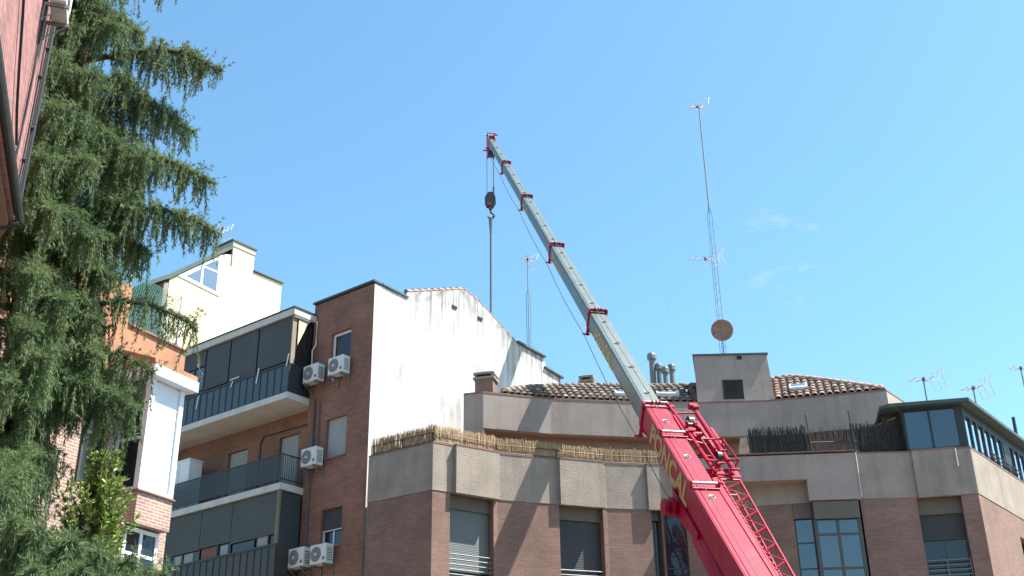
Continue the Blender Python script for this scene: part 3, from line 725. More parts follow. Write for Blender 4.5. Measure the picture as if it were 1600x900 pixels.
# clay tile roof
PITCHR = math.tan(R(35))
UF = [fr2(a, b) for a, b in zip(U[1:-1], U[2:])]
def depth_at(x):
    pts = [(-1.2, 0.0), (-.4, .12), (.4, .72), (1.6, 1.32), (3.6, 1.66), (6.4, 1.8), (8.9, 2.15), (9.9, 2.3), (10.8, 1.75), (12.6, .28), (13, .1)]
    if x < pts[0][0]: return 0
    for (a, b), (c_, d_) in zip(pts, pts[1:]):
        if a <= x <= c_: return b + (d_ - b) * (x - a) / (c_ - a)
    return 0
ridge = []; tiles = MB(); under = MB().use(M_TILE); caps = MB()
SP, TL = .24, .36
for F in UF:
    n_ = int(F.L / SP); sp = F.L / n_
    for i in range(n_):
        u = (i + .5) * sp; base = F.P(u, -.16, ZE + .07); dm = depth_at(base.x)
        if dm < .15: continue
        back = -F.n; upv = (back + Vector((0, 0, PITCHR))).normalized(); side = F.d; nrm = side.cross(upv) * 1.0
        if nrm.z < 0: nrm = -nrm
        rows = max(1, int(dm / (TL * upv.xy.length) + .35)); fan = 0
        under.add([F.P(u - sp * .55, -.10, ZE + .062), F.P(u + sp * .55, -.10, ZE + .062), F.P(u + sp * .55, -.10, ZE + .062) + upv * rows * TL, F.P(u - sp * .55, -.10, ZE + .062) + upv * rows * TL], [(0, 1, 2, 3)])
        rgp = F.P(u, -.10, ZE + .062) + upv * rows * TL; dn = (back - Vector((0, 0, PITCHR))).normalized() * rows * TL
        under.add([rgp - side * sp * .55, rgp + side * sp * .55, rgp + side * sp * .55 + dn, rgp - side * sp * .55 + dn], [(0, 1, 2, 3)])
        tiles.use(M_TILE_R if base.x > 9 else M_TILE)
        for j in range(rows):
            tiles.use(random.choice([M_TILE_R if base.x > 9 else M_TILE] * 6 + [M_TILE_P] * 2 + [M_TILE_K] * 2))
            st = base + upv * (j * TL) + nrm * (.02 + random.uniform(-.006, .008)) + side * random.uniform(-.008, .008)
            en = st + upv * (TL * 1.1); v_ = []
            for p_, rr, lift in ((st, .118, .028), (en, .098, .0)):
                for k in range(7):
                    a_ = math.pi * k / 6; v_.append(p_ + side * (math.cos(a_) * rr) + nrm * (math.sin(a_) * rr * .85 + lift))
            for k in range(7):                          # thickness at the mouth
                a_ = math.pi * k / 6; v_.append(st + side * (math.cos(a_) * .11) + nrm * (math.sin(a_) * .09 + .02))
            tiles.add(v_, [(k, k + 1, 8 + k, 7 + k) for k in range(6)] + [(14 + k, 15 + k, k + 1, k) for k in range(6)])
        ridge.append(base + upv * (dm / upv.xy.length) + nrm * .05)
for a, b in zip(ridge, ridge[1:]):
    L_ = (b - a).length
    if L_ > 1.5: continue
    n_ = max(1, round(L_ / .34)); caps.use(M_TILE_R if a.x > 9 else M_TILE)
    for q in range(n_): caps.tube([a.lerp(b, q / n_), a.lerp(b, (q + 1.1) / n_)], [.14, .115], 8)
rt = under.build('tiled_roof', cur)
tiles.build('barrel_tiles', rt, smooth=True); caps.build('ridge_tiles', rt, smooth=True)
# skylights
def roofpt(x, y):
    """survey: pixel to the roof plane of whichever segment it falls on"""
    for F in UF:
        n = Vector((0, 0, 1)) - Vector((-F.n.x, -F.n.y, 0)) * PITCHR; n.normalize()
        d = ray(x, y); q = F.P(0, -.16, ZE + .07); t = (q - CAM).dot(n) / d.dot(n); p_ = CAM + d * t
        uu = (p_ - F.p).dot(F.d)
        if -0.05 <= uu <= F.L + .05: return p_, F, n
    return p_, F, n
for x, y, w_, h_ in ((1043, 622, .8, .22), (968, 621, .35, .3), (1248, 611, .62, .42)):
    p_, F, n = roofpt(x, y); upv = (-F.n + Vector((0, 0, PITCHR))).normalized(); s = F.d
    sk_ = MB().use(M_WFRAME)
    def bx(a, b, hh0, hh1):
        sk_.hexa([p_ + n * .06 + s * q0 * a + upv * q1 * b + n * hh for hh in (hh0, hh1) for q0, q1 in ((-1, -1), (1, -1), (1, 1), (-1, 1))])
    bx(w_ / 2, h_ / 2, .0, .16); sk_.use(M_GL_W); bx(w_ / 2 - .05, h_ / 2 - .05, .161, .175); sk_.build('skylight', rt)
# stair tower
FTW = Fr((6.52, 38.69), (2.6, -.06)); tw = MB().use(M_FASC)
twl = 2.62
P = FTW.P
P_ = [P(0, 0.02, ZE - .0), P(twl + .12, .02, ZE), P(twl + .12, -2.2, ZE), P(.36, -2.2, ZE), P(0, 0, 17.12), P(twl, 0, 17.12), P(twl, -2.2, 17.12), P(.36, -2.2, 17.12)]
tw.hexa(P_); two = tw.build('stair_tower', cur)
c = MB().use(M_COPE); c.hexa([P(-.05, .05, 17.123), P(twl + .05, .05, 17.123), P(twl + .05, -2.25, 17.123), P(.33, -2.25, 17.123), P(-.05, .05, 17.18), P(twl + .05, .05, 17.18), P(twl + .05, -2.25, 17.18), P(.33, -2.25, 17.18)]); c.build('coping', two)
c = MB().use(M_INT); ua, za = px_uz(FTW, 1132, 624, .02); ub, zb = px_uz(FTW, 1160, 594, .02); c.box(FTW, ua, ub, .018, .026, za, zb); c.use(M_PIPE); c.box(FTW, ua - .03, ua - .002, .018, .04, za, zb); c.box(FTW, ua - .03, ub + .02, .018, .04, zb + .001, zb + .03)
c.build('opening', two)
c = MB().use(M_INT); c.box(FTW, 1.55, 1.72, .003, .03, 16.95, 17.08); c.build('vent', two)
# chimneys
def chimney(x0, x1, ytop, D, zbase, w_, label=None):
    p0 = atd(x0, ytop, D); a = atd(x1, ytop, D)
    F = Fr((p0.x, p0.y), (.97, -.25)); z1 = p0.z
    L = (a.xy - p0.xy).length
    b = MB().use(M_BRICK_F); b.box(F, 0, L, -w_, 0, zbase, z1 - .28)
    ch = b.build('chimney', cur, label=label)
    c = MB().use(M_CONC); c.box(F, -.06, L + .06, -w_ - .06, .06, z1 - .278, z1 - .2); c.use(M_INT); c.box(F, .05, L - .05, -w_ + .05, -.05, z1 - .198, z1 - .102)
    c.use(M_CONC)
    for q in (0, L - .07): c.box(F, q, q + .07, -w_, 0, z1 - .198, z1 - .102)
    c.box(F, -.05, L + .05, -w_ - .05, .05, z1 - .1, z1 - .03); c.box(F, .08, L - .08, -w_ + .05, -.08, z1 - .028, z1 + .03); c.build('chimney_cap', ch)
chimney(742, 771, 582, 38.1, 15.2, .6); chimney(906, 925, 587, 42.0, 15.9, .45)
# vent pipes
for x, yt, r_, D in ((1017, 553, .12, 42.2), (1028, 569, .10, 42.2), (1038, 574, .10, 41.9), (1048, 570, .10, 42.4)):
    top = atd(x + 1, yt, D); v = MB().use(M_STEEL)
    v.tube([(top.x, top.y, 16.3), (top.x, top.y, top.z - .12)], r_, 12)
    vo = v.build('vent_pipe', cur, smooth=False)
    v = MB().use(M_STEEL); v.tube([(top.x, top.y, top.z - .24), (top.x, top.y, top.z - .08), (top.x, top.y, top.z)], [r_ * 1.55, r_ * 1.55, r_ * 1.35], 12); v.build('pipe_cowl', vo)
# glazed penthouse on the right corner
FP = fr2((12.62, 35.72), (14.44, 35.31)); FS = Fr((14.46, 35.33), (.625, .785))
gp = MB().use(M_DARK)
zg0, zg1 = ZP + .05, 13.95
gp.box(FP, -.0, .08, -.1, .0, zg0, zg1); gp.box(FP, .80, .86, -.1, .0, zg0, zg1); gp.box(FP, FP.L - .24, FP.L, -.1, 0, zg0, zg1)
gp.box(FP, .08, FP.L - .24, -.1, 0, zg0, zg0 + .05); gp.box(FP, .08, FP.L - .24, -.1, 0, zg1 - .06, zg1)
gp.box(FP, -.6, -.02, -.5, -.42, zg0 - .5, zg1)
for u in [.02 + i * .62 for i in range(14)]: gp.box(FS, u, u + .09, -.12, -.02, zg0, zg1)
gp.box(FS, .1, 8.8, -.12, -.021, zg0, zg0 + .06); gp.box(FS, .1, 8.8, -.12, -.021, zg1 - .3, zg1)
gp.box(FS, 3.9, 4.6, -.12, -.015, zg0 + .06, zg1 - .3)
cons = gp.build('glazed_penthouse', cur)
gp = MB().use(M_GL_T); gp.box(FP, .06, FP.L - .2, -.06, -.05, zg0 + .02, zg1 - .03); gp.build('pane', cons)
gp = MB().use(M_GL_W); gp.box(FS, .1, 8.7, -.08, -.07, zg0 + .03, zg1 - .2); gp.build('side_pane', cons)
rl = MB().use(M_DARK)
for z in (zg0 + .14, zg0 + .28): rl.tube([FS.P(1.9, .05, z), FS.P(5.2, .05, z)], .02, 6)
for i in range(8): rl.tube([FS.P(1.9 + i * .47, .05, zg0), FS.P(1.9 + i * .47, .05, zg0 + .28)], .015, 5)
rl.build('guard_rail', cons)
rp = offs([(12.45, 36.9), (12.5, 35.74), (14.46, 35.33), (14.46 + .625 * 9, 35.33 + .785 * 9)], .32)
rf = MB().use(M_COPE); k_ = [(rp[0][0] + .1, rp[0][1] + .3), (rp[1][0] - .25, rp[1][1] + .25), rp[1], rp[2], rp[3], (rp[3][0] - 3, rp[3][1] + 2.5), (12.5, 40)]
rf.prism(k_, 13.96, 14.06); rf.use(M_STEEL); rf.prism([(a * .999 + .012, b * 1.0004 - .0) for a, b in k_], 14.062, 14.085); rf.build('flat_roof', cons)
# lean-to soffit left of the penthouse
lt = MB().use(M_BRENDER); lt.hexa([(11.4, 37.2, 13.55), (12.5, 36.0, 13.75), (12.8, 37.2, 13.8), (11.9, 38.2, 13.6), (11.4, 37.2, 13.6), (12.5, 36.0, 13.8), (12.8, 37.2, 13.85), (11.9, 38.2, 13.65)]); lt.build('lean_to_roof', cur)

# ================================================================== REED AND HEATHER SCREENS
def reed_fence(name, segs, label, z0, h, m, dens, tall=.14, railz=(.42,), cat='fence', group=None, posts=True, mat_rail=M_DARK, o0=-.1, rag=1.0):
    t = thing(name, label, cat, (*segs[0][0].P(segs[0][1], 0, 0).xy, z0), group)
    b = MB().use(m); r_ = MB().use(mat_rail); 
    for F, ua, ub, hh in segs:
        n_ = int((ub - ua) * dens)
        for i in range(n_):
            u = ua + (ub - ua) * (i + random.random()) / n_; w_ = random.uniform(.006, .014)
            zt_ = z0 + h * hh + random.uniform(-.03, tall) * rag * (1.6 if random.random() < .08 else 1); ln = random.uniform(-.05, .05); oo = o0 + random.uniform(-.03, .03)
            b.add([F.P(u - w_, oo, z0 - .02), F.P(u + w_, oo, z0 - .02), F.P(u + w_ * .7 + ln, oo, zt_), F.P(u - w_ * .7 + ln, oo, zt_),
                   F.P(u, oo - .015, z0 - .02), F.P(u + ln, oo - .012, zt_)], [(0, 1, 2, 3), (1, 4, 5, 2), (4, 0, 3, 5)])
        for rz in railz: r_.tube([F.P(ua, o0 + .06, z0 + rz * h * hh), F.P(ub, o0 + .06, z0 + rz * h * hh)], .014, 5)
        r_.tube([F.P(ua, o0 + .06, z0 + .03), F.P(ub, o0 + .06, z0 + .03)], .016, 5)
        if posts:
            k = max(1, int((ub - ua) / 1.1))
            for i in range(k + 1):
                u = ua + (ub - ua) * i / k; r_.tube([F.P(u, o0 + .06, z0 - .02), F.P(u, o0 + .06, z0 + h * .62)], .014, 5)
    b.build('reeds', t); r_.build('wire_rail', t)
    return t
RZ = ZP + .05
reed_fence('reed_screen', [(SEG[0], 0.05, SEG[0].L, 1.0), (SEG[1], 0.0, SEG[1].L, 1.0), (SEG[2], 0, SEG[2].L, .92), (SEG[3], 0, SEG[3].L, .85), (SEG[4], 0, SEG[4].L, .85)],
           'golden split reed screen with ragged top along the left curved parapet', RZ, .50, M_REED, 150, tall=.10, railz=(.62,))
FH = fr2((7.65, 35.75), (11.6, 35.55))
reed_fence('heather_screen', [(FH, 0.0, 1.85, 1.0)], 'dark heather screen on the terrace right of the crane jib', RZ + .04, .8, M_HEATH, 110, tall=.16, railz=(), o0=-.35, group='heather screens on the right terrace')
reed_fence('heather_screen', [(FH, 1.9, 3.45, .62)], 'lower see-through heather screen with posts in the middle of the right terrace', RZ + .04, 1.0, mat('grey_heather', (.16, .14, .12), .95, .25, 9), 60, tall=.3, railz=(.6,), o0=-.38, group='heather screens on the right terrace')
FH2 = fr2((11.0, 36.0), (12.7, 36.0))
reed_fence('heather_screen', [(FH2, 0.0, 1.7, 1.0)], 'tall dark heather screen beside the glazed penthouse', RZ - .1, 1.05, M_HEATH, 120, tall=.15, railz=(), o0=-.1, group='heather screens on the right terrace')
hs = [o for o in col.objects if o.name.startswith('heather_screen')]
MB().use(M_HEATH).box(FH, .03, 1.83, -.42, -.40, RZ, RZ + .72).build('backing_net', hs[0]); MB().use(M_HEATH).box(FH2, .0, 1.7, -.2, -.17, RZ - .05, RZ + .85).build('backing_net', hs[2])
for u, h, lb in ((1.82, .95, 'short dark pole at the right end of the left heather screen'), (1.95, 1.35, 'tall dark leaning pole at the left of the see-through heather screen'),
                 (3.35, 1.45, 'tallest dark pole between see-through screen and penthouse screen'), (0.0, .75, 'short dark pole beside the pale weathered board')):
    tag(MB().use(M_DARK).tube([FH.P(u, -.3, RZ), FH.P(u - .06, -.3, RZ + h)], .022, 6).build('pole'), lb, 'pole', 'poles of the terrace screens')
fp = MB().use(mat('plaster_scrap', (.5, .36, .28), .9, .2, 6)); fp.hexa([FH.P(-.42, -.3, RZ), FH.P(-.02, -.3, RZ), FH.P(-.02, -.36, RZ), FH.P(-.42, -.36, RZ), FH.P(-.30, -.3, RZ + .62), FH.P(-.04, -.3, RZ + .66), FH.P(-.04, -.36, RZ + .66), FH.P(-.30, -.36, RZ + .62)])
tag(fp.build('board'), 'pale weathered board leaning at the left end of the dark heather screen', 'board')

# ================================================================== AERIALS
def yagi(mb, c, ax, up, L=1.1, n_=6, w_=.34, refl=True, bars=M_STEELP):
    c = Vector(c); ax = Vector(ax).normalized(); up = Vector(up).normalized(); sd = ax.cross(up).normalized()
    mb.use(bars); mb.tube([c - ax * L * .5, c + ax * L * .5], .012, 5)
    for i in range(n_):
        p_ = c + ax * (L * (.48 - .8 * i / n_)); ww = w_ * (.5 + .5 * i / n_)
        mb.use(M_PINK if i % 2 else bars); mb.tube([p_ - sd * ww, p_ + sd * ww], .014, 4)
    if refl:
        mb.use(bars); p_ = c - ax * L * .45
        for s in (-1, 1):
            for q in (-1, 0, 1):
                mb.tube([p_ + sd * q * w_, p_ + sd * q * w_ + up * s * .34 - ax * .12], .017, 4)
            mb.tube([p_ - sd * w_ + up * s * .34 - ax * .12, p_ + sd * w_ + up * s * .34 - ax * .12], .015, 4)
    mb.use(M_DARK); mb.box(Fr((c.x, c.y), (1, 0)), -.04, .04, -.04, .04, c.z - .05, c.z + .06)
def aerial(base, top_z, label, yz, ax=(-1, -.4, .1), r=.025, L=.9, w_=.3):
    t = thing('tv_aerial', label, 'aerial', base, 'television aerials on the rooftops')
    b = MB().use(M_STEEL); b.tube([base, (base[0], base[1], top_z)], r, 6); b.build('mast', t)
    for z in yz:
        a_ = MB(); yagi(a_, (base[0], base[1], z), ax, (0, 0, 1), L, 6, w_); a_.build('antenna', t)
    return t
# tall mast on the stair tower with guy wires and dish
bx_, by_ = FTW.P(1.25, -1.0, 0).xy; zt = 17.18
tm = thing('antenna_mast', 'very tall thin steel antenna mast on the stair tower', 'antenna mast', (bx_, by_, zt))
D0 = math.hypot(bx_, by_)
ztop = 1.6 + D0 * .668; zmid = 1.6 + D0 * .553; zlow = 1.6 + D0 * .492
m_ = MB().use(M_STEEL); m_.tube([(bx_, by_, zmid - .4), (bx_, by_, ztop)], .028, 6); m_.build('upper_mast', tm)
m_ = MB().use(M_STEEL)
for dx, dy in ((-.11, 0), (.11, 0), (0, .15)):
    m_.tube([(bx_ + dx, by_ + dy, zt), (bx_ + dx * .8, by_ + dy * .8, zmid - .5), (bx_, by_, zmid)], .010, 5)
for i in range(18):
    z = zt + .3 + i * (zmid - zt - .9) / 18; z2 = z + .1; q = (-.1, .1) if i % 2 else (.1, -.1)
    m_.tube([(bx_ + q[0], by_, z), (bx_ + q[1], by_, z2)], .004, 4); m_.tube([(bx_ + q[1], by_, z), (bx_, by_ + .14, z2)], .004, 4)
m_.build('lattice_mast', tm)
a_ = MB(); yagi(a_, (bx_ - .1, by_ - .05, ztop - .1), (-.55, -.55, -.35), (0, 0, 1), 1.0, 5, .3); a_.build('antenna', tm)
a_ = MB(); yagi(a_, (bx_ - .35, by_ - .1, zlow), (-1, -.3, -.12), (0, 0, 1), 1.2, 7, .28)
a_.use(M_STEEL).tube([(bx_ - .35, by_ - .1, zlow), (bx_, by_, zlow - .1)], .02, 5)
a_.build('antenna', tm)
gy = MB().use(M_ROPE)
for tgt in ((4.6, 40.5, 16.9), (12.6, 45, 16.5)): gy.tube([(bx_, by_, zmid - .3), tgt], .0014, 4)
gy.build('guy_wire', tm)
ds = thing('satellite_dish', 'round brown mesh satellite dish at the foot of the tall mast', 'satellite dish', (bx_, by_ - .3, zt))
dc = Vector((bx_ - .02, by_ - .30, 0)); dc.z = 1.6 + math.hypot(dc.x, dc.y) * .4185
axd = Vector((-.12, -.92, -.1)).normalized(); e1 = axd.cross(Vector((0, 0, 1))).normalized(); e2 = e1.cross(axd)
v_ = [dc + axd * -.02]; f_ = []
NR, NA = 5, 28
for i in range(1, NR + 1):
    for k in range(NA):
        a = 2 * math.pi * k / NA; rr = .41 * i / NR; v_.append(dc + (e1 * math.cos(a) * rr + e2 * math.sin(a) * rr * 1.03) + axd * (.09 * (i / NR) ** 2 - .02))
for k in range(NA): f_.append((0, 1 + k, 1 + (k + 1) % NA))
for i in range(NR - 1):
    for k in range(NA): f_.append((1 + i * NA + k, 1 + (i + 1) * NA + k, 1 + (i + 1) * NA + (k + 1) % NA, 1 + i * NA + (k + 1) % NA))
dm = MB().use(M_PATINA).add(v_, f_); do = dm.build('reflector', ds, smooth=True)
so2 = do.modifiers.new('solid', 'SOLIDIFY'); so2.thickness = .015
m_ = MB().use(M_STEEL)
m_.tube([dc + axd * .45, dc + e1 * .3 + axd * .06 - e2 * .1], .01, 4); m_.tube([dc + axd * .45, dc - e1 * .3 + axd * .06 - e2 * .1], .01, 4); m_.tube([dc + axd * .45, dc - e2 * .36 + axd * .06], .012, 4)
m_.disc_cyl(dc + axd * .45, axd, .035, .1, 10); m_.tube([dc - axd * .05, (bx_, by_ - .12, dc.z - .1), (bx_, by_ - .12, zt)], .025, 6); m_.build('feed_arm', ds)
# other aerials
p_ = atd(1451, 640, 38.5); q = atd(1449, 592, 38.5)
aerial((p_.x, p_.y, 14.0), q.z + .08, 'double-element television aerial above the middle of the glazed penthouse roof', [q.z], ax=(-1, -.3, -.12), L=1.2)
p_ = atd(1527, 640, 39.0); q = atd(1523, 606, 39.0)
aerial((p_.x, p_.y, 14.05), q.z + .08, 'television aerial standing over the corner of the glazed penthouse', [q.z], ax=(-1, -.3, -.18), L=1.0)
p_ = atd(1600, 600, 46); q = atd(1597, 575, 46)
aerial((p_.x, p_.y, 14.0), q.z + .08, 'television aerial cut by the right edge of the photo', [q.z], ax=(-1, -.3, -.05), L=1.1)
p_ = atd(827, 545, 47); q = atd(824, 402, 47)
ta = aerial((p_.x, p_.y, 17.0), q.z + .1, 'slim latticed aerial rising behind the white gable wall', [q.z - .1], ax=(-.6, -.6, .05), L=.7, w_=.28)
m_ = MB().use(M_STEEL)
for s in (-.09, .09): m_.tube([(p_.x + s, p_.y, 17), (p_.x + s, p_.y, q.z - 1.9), (p_.x, p_.y, q.z - 1.6)], .012, 4)
for i in range(12): m_.tube([(p_.x - .09, p_.y, 18 + i * .3), (p_.x + .09, p_.y, 18.3 + i * .3)], .006, 4)
m_.build('lattice_mast', ta)
p_ = atd(344, 388, 47); q = atd(346, 352, 47)
aerial((p_.x, p_.y, p_.z - 1), q.z + .05, 'small aerial on the roof of the cream rooftop house', [q.z - .15], ax=(-.5, -.7, .1), L=.6, w_=.26)
p_ = atd(1590, 690, 44); 
t = MB().use(M_DARK); t.tube([(p_.x, p_.y, 13.9), (p_.x + .02, p_.y, 15.1)], .06, 6); tag(t.build('flue_pipe'), 'short dark flue pipe above the right roof edge', 'flue')

# ================================================================== CRANE
bm = Vector((2.79920548, 37.87926952, 18.56057544)); bd_ = Vector((-0.12951829, 0.71082282, 0.69134357)).normalized()
bn = (Vector((0, 0, 1)) - bd_ * bd_.z).normalized(); br = -(bn.cross(bd_))
def B(k, r_, n): return bm + bd_ * k + br * r_ + bn * n
crane = thing('mobile_crane', 'red mobile crane with long grey telescopic boom leaning over the roofs', 'crane', (6.0, 20.8, 0))
def section_pts(Wd, H):
    w2, h2 = Wd / 2, H / 2; c_ = .07
    pr_ = [(-w2 + c_ * .4, h2), (w2 - c_ * .4, h2), (w2, h2 - c_), (w2, -h2 * .25), (w2 * .86, -h2 * .62), (w2 * .5, -h2 * .92), (0, -h2), (-w2 * .5, -h2 * .92), (-w2 * .86, -h2 * .62), (-w2, -h2 * .25), (-w2, h2 - c_)]
    return pr_
def bprof(mb, prof, ka, kb, roff=0, noff=0):
    k = len(prof); vs_ = [B(ka, a + roff, b + noff) for a, b in prof] + [B(kb, a + roff, b + noff) for a, b in prof]
    return mb.add(vs_, [tuple(range(k)), tuple(range(k, 2 * k))[::-1]] + [(i, k + i, k + (i + 1) % k, (i + 1) % k) for i in range(k)])
def bbox(mb, ka, kb, ra, rb, na, nb): return bprof(mb, [(ra, na), (rb, na), (rb, nb), (ra, nb)], ka, kb)
def btube(mb, pts, r_, seg=6): return mb.tube([B(*p) for p in pts], r_, seg)
SECT = [(-23.5, -9.08, .68, .86, M_RED), (-9.4, -1.04, .59, .74, M_GREY), (-1.4, 7.32, .53, .67, M_GREY), (7.0, 15.84, .47, .60, M_GREY), (15.5, 23.61, .42, .54, M_GREY), (23.3, 30.4, .37, .48, M_GREY)]
def fix_normals(o):
    bmx = bmesh.new(); bmx.from_mesh(o.data); bmesh.ops.recalc_face_normals(bmx, faces=bmx.faces); bmx.to_mesh(o.data); bmx.free()
secs = []
for i, (ka, kb, Wd, H, m_) in enumerate(SECT):
    s = MB().use(m_); bprof(s, section_pts(Wd, H), ka, kb); so3 = s.build('boom_section', crane, label=('red base section of the boom with yellow lettering' if i == 0 else None)); fix_normals(so3); secs.append(so3)
    # weld seams, wear plates on the upper face
    s = MB().use(m_)
    bbox(s, ka + .5, kb - .05, -Wd / 2 + .055, -Wd / 2 + .075, H / 2, H / 2 + .012)
    L = kb - max(ka, -18)
    for j in range(4 if i else 3):
        kk = kb - L * (.12 + .24 * j); 
        s.use(M_DARK); s.tube([B(kk, .03, H / 2 - .01), B(kk, .03, H / 2 + .006)], .05, 10); s.use(m_ if i else M_CHROME)
        ring = [B(kk + .085 * math.cos(a * math.pi / 8), .03 + .085 * math.sin(a * math.pi / 8), H / 2 + .008) for a in range(17)]; s.tube(ring, .014, 5)
        if j % 2 == 0 and i:
            s.use(M_DARK); s.tube([B(kk - .45, .06, H / 2 - .01), B(kk - .45, .06, H / 2 + .006)], .035, 8)
    s.build('wear_plate', so3)
    # collar at the mouth
    if i < 5:
        c = MB().use(M_RED); t_ = .045; pr_ = section_pts(Wd + 2 * t_, H + 2 * t_); inn_ = section_pts(Wd, H)
        idx = [i_ for i_ in range(len(pr_)) if i_ not in (0, 1)]     # open at the top
        kk0, kk1 = kb - .14, kb + .04
        for a, b in zip(idx, idx[1:]):
            c.add([B(kk0, *pr_[a]), B(kk1, *pr_[a]), B(kk1, *pr_[b]), B(kk0, *pr_[b])], [(0, 1, 2, 3)])
            c.add([B(kk0, *pr_[a]), B(kk0, *pr_[b]), B(kk0, *inn_[b]), B(kk0, *inn_[a])], [(0, 1, 2, 3)]); c.add([B(kk1, *pr_[a]), B(kk1, *pr_[b]), B(kk1, *inn_[b]), B(kk1, *inn_[a])], [(3, 2, 1, 0)])
        for s_ in (-1, 1): 
            ra, rb = sorted((s_ * (Wd / 2 + t_), s_ * (Wd / 2 - .01))); bbox(c, kk0, kk1, ra, rb, H / 2 - .12, H / 2 + .14 * (1 if i else .8))
        c.use(M_CHROME if i == 0 else M_DARK); bbox(c, kk0 - .02, kk1 + .06, -Wd / 2 + .0, Wd / 2 - .0, H / 2 + .012, H / 2 + .05)
        btube(c, [(kb, -Wd / 2, H / 2 + .11), (kb, Wd / 2, H / 2 + .11)], .028, 8)
        c.use(M_RED); bbox(c, kb - .06, kb, -Wd / 2, Wd / 2, H / 2 + .03, H / 2 + .09)
        for q in (-.12, .0, .1): bbox(c, kb - .05, kb + .05, q, q + .03, H / 2 + .05, H / 2 + .16)
        # guide bracket below for the tag cable
        bbox(c, kb - .1, kb - .04, -Wd / 2 - .02, -Wd / 2 + .08, -H / 2 - .12, -H / 2 + .16)
        btube(c, [(kb - .07, -Wd / 2 - .14, -H / 2 - .08), (kb - .07, -Wd / 2 + .12, -H / 2 - .08)], .03, 8)
        btube(c, [(kb + .06, -Wd / 2 + .02, -H / 2 - .10), (kb - .2, -Wd / 2 + .02, -H / 2 - .06)], .025, 6)
        co = c.build('collar', crane)
# lettering
def lettering(text, k0, L, r_, n0, Hc, parent, m_=M_LETTER):
    cu = bpy.data.curves.new('lettering', 'FONT'); cu.body = text; cu.size = 1; cu.extrude = .004; cu.offset = 0.035; cu.space_character = 1.02; cu.resolution_u = 3
    tmp = bpy.data.objects.new('tmp', cu); col.objects.link(tmp); dg = bpy.context.evaluated_depsgraph_get(); dg.update()
    me = bpy.data.meshes.new_from_object(tmp.evaluated_get(dg)); bpy.data.objects.remove(tmp)
    co_ = np.array([v.co[:] for v in me.vertices]); mn = co_.min(0); mx = co_.max(0)
    for v in me.vertices:
        x = (v.co.x - mn[0]) / (mx[0] - mn[0]); y = (v.co.y - mn[1]) / (mx[1] - mn[1])
        v.co = B(k0 - x * L, r_ - .004 - (v.co.z + .004) * .5, n0 + y * Hc)
    me.materials.clear(); me.materials.append(m_)
    o = bpy.data.objects.new('lettering', me); col.objects.link(o); o.parent = parent; o.matrix_parent_inverse = Matrix.Translation(-Vector(parent.location)); o['label'] = 'yellow capital letters painted down the dark side of the boom'
    return o
lettering('PONCAL', -10.15, 3.7, -.34, -.22, .60, secs[0])
lettering('PONCAL', -2.35, 2.75, -.295, -.19, .48, secs[1])
lettering('PONCAL', 6.6, 2.4, -.265, -.14, .34, secs[2], mat('faded_letter', (.42, .36, .2), .7, .2, 6))
lettering('PONCAL', 15.2, 1.9, -.235, -.13, .28, secs[3], mat('paler_letter', (.38, .36, .26), .7, .2, 6))
# roller bars on the red section
for kk in (-11.0, -13.9):
    rb = MB().use(M_CHROME); btube(rb, [(kk, -.34, .53), (kk, .36, .53)], .04, 8); rb.use(M_RED)
    for s_ in (-.37, .36): bbox(rb, kk - .07, kk + .07, s_ - .02, s_ + .03, .40, .60)
    btube(rb, [(kk - .16, -.34, .46), (kk - .16, .36, .46)], .025, 6); rb.build('rope_roller', crane)
# hoist rope and tag cable
rp_ = MB().use(M_ROPE); btube(rp_, [(-22, -.12, .55), (-9.1, -.08, .56), (-1, -.06, .5), (7.3, -.05, .46), (15.8, -.04, .42), (23.6, -.03, .38), (30.6, -.02, .34)], .011, 5); rp_.build('hoist_rope', crane)
rp_ = MB().use(M_ROPE); pts_ = []
for (ka, kb, Wd, H, m_) in SECT[:5]: pts_.append((kb - .07, -Wd / 2 - .08, -H / 2 - .10))
pts_ = [(-13.8, -.3, -.62)] + pts_ + [(30.2, -.1, -.5)]
for a, b in zip(pts_, pts_[1:]):
    md = [(a[0] + (b[0] - a[0]) * t, a[1] + (b[1] - a[1]) * t, a[2] + (b[2] - a[2]) * t - .12 * math.sin(math.pi * t)) for t in (0, .25, .5, .75, 1)]; btube(rp_, md, .012, 5)
rp_.build('control_cable', crane)
# boom head
hd = MB().use(M_RED)
for s_ in (-.2, .17): bprof_ = [(30.1, .30), (30.7, .42), (31.25, .35), (31.3, .1), (30.55, -.65), (30.15, -.95), (29.75, -.85), (29.9, -.25)]; \
    hd.add([B(k, s_, n) for k, n in bprof_] + [B(k, s_ + .035, n) for k, n in bprof_], [tuple(range(8)), tuple(range(8, 16))[::-1]] + [(i, 8 + i, 8 + (i + 1) % 8, (i + 1) % 8) for i in range(8)])
btube(hd, [(31.1, -.28, .3), (31.1, .28, .3)], .05, 8); btube(hd, [(30.2, -.34, -.3), (30.2, .1, -.3)], .05, 8); btube(hd, [(30.9, -.24, .5), (30.9, .24, .5)], .03, 6)
bbox(hd, 30.85, 30.95, -.24, -.2, .3, .55); bbox(hd, 30.85, 30.95, .2, .24, .3, .55); bbox(hd, 30.9, 31.2, .22, .42, .38, .46); bbox(hd, 30.0, 30.08, -.5, -.2, -.45, -.38)
ho = hd.build('boom_head', crane); fix_normals(ho)
sh = MB().use(M_DARK)
for kq, nq in ((30.95, .12), (30.2, -.62)):
    for q in (-.1, .0, .1): c_ = B(kq, q, nq); sh.disc_cyl(c_, br, .26, .05, 16)
sh.build('sheave', ho)
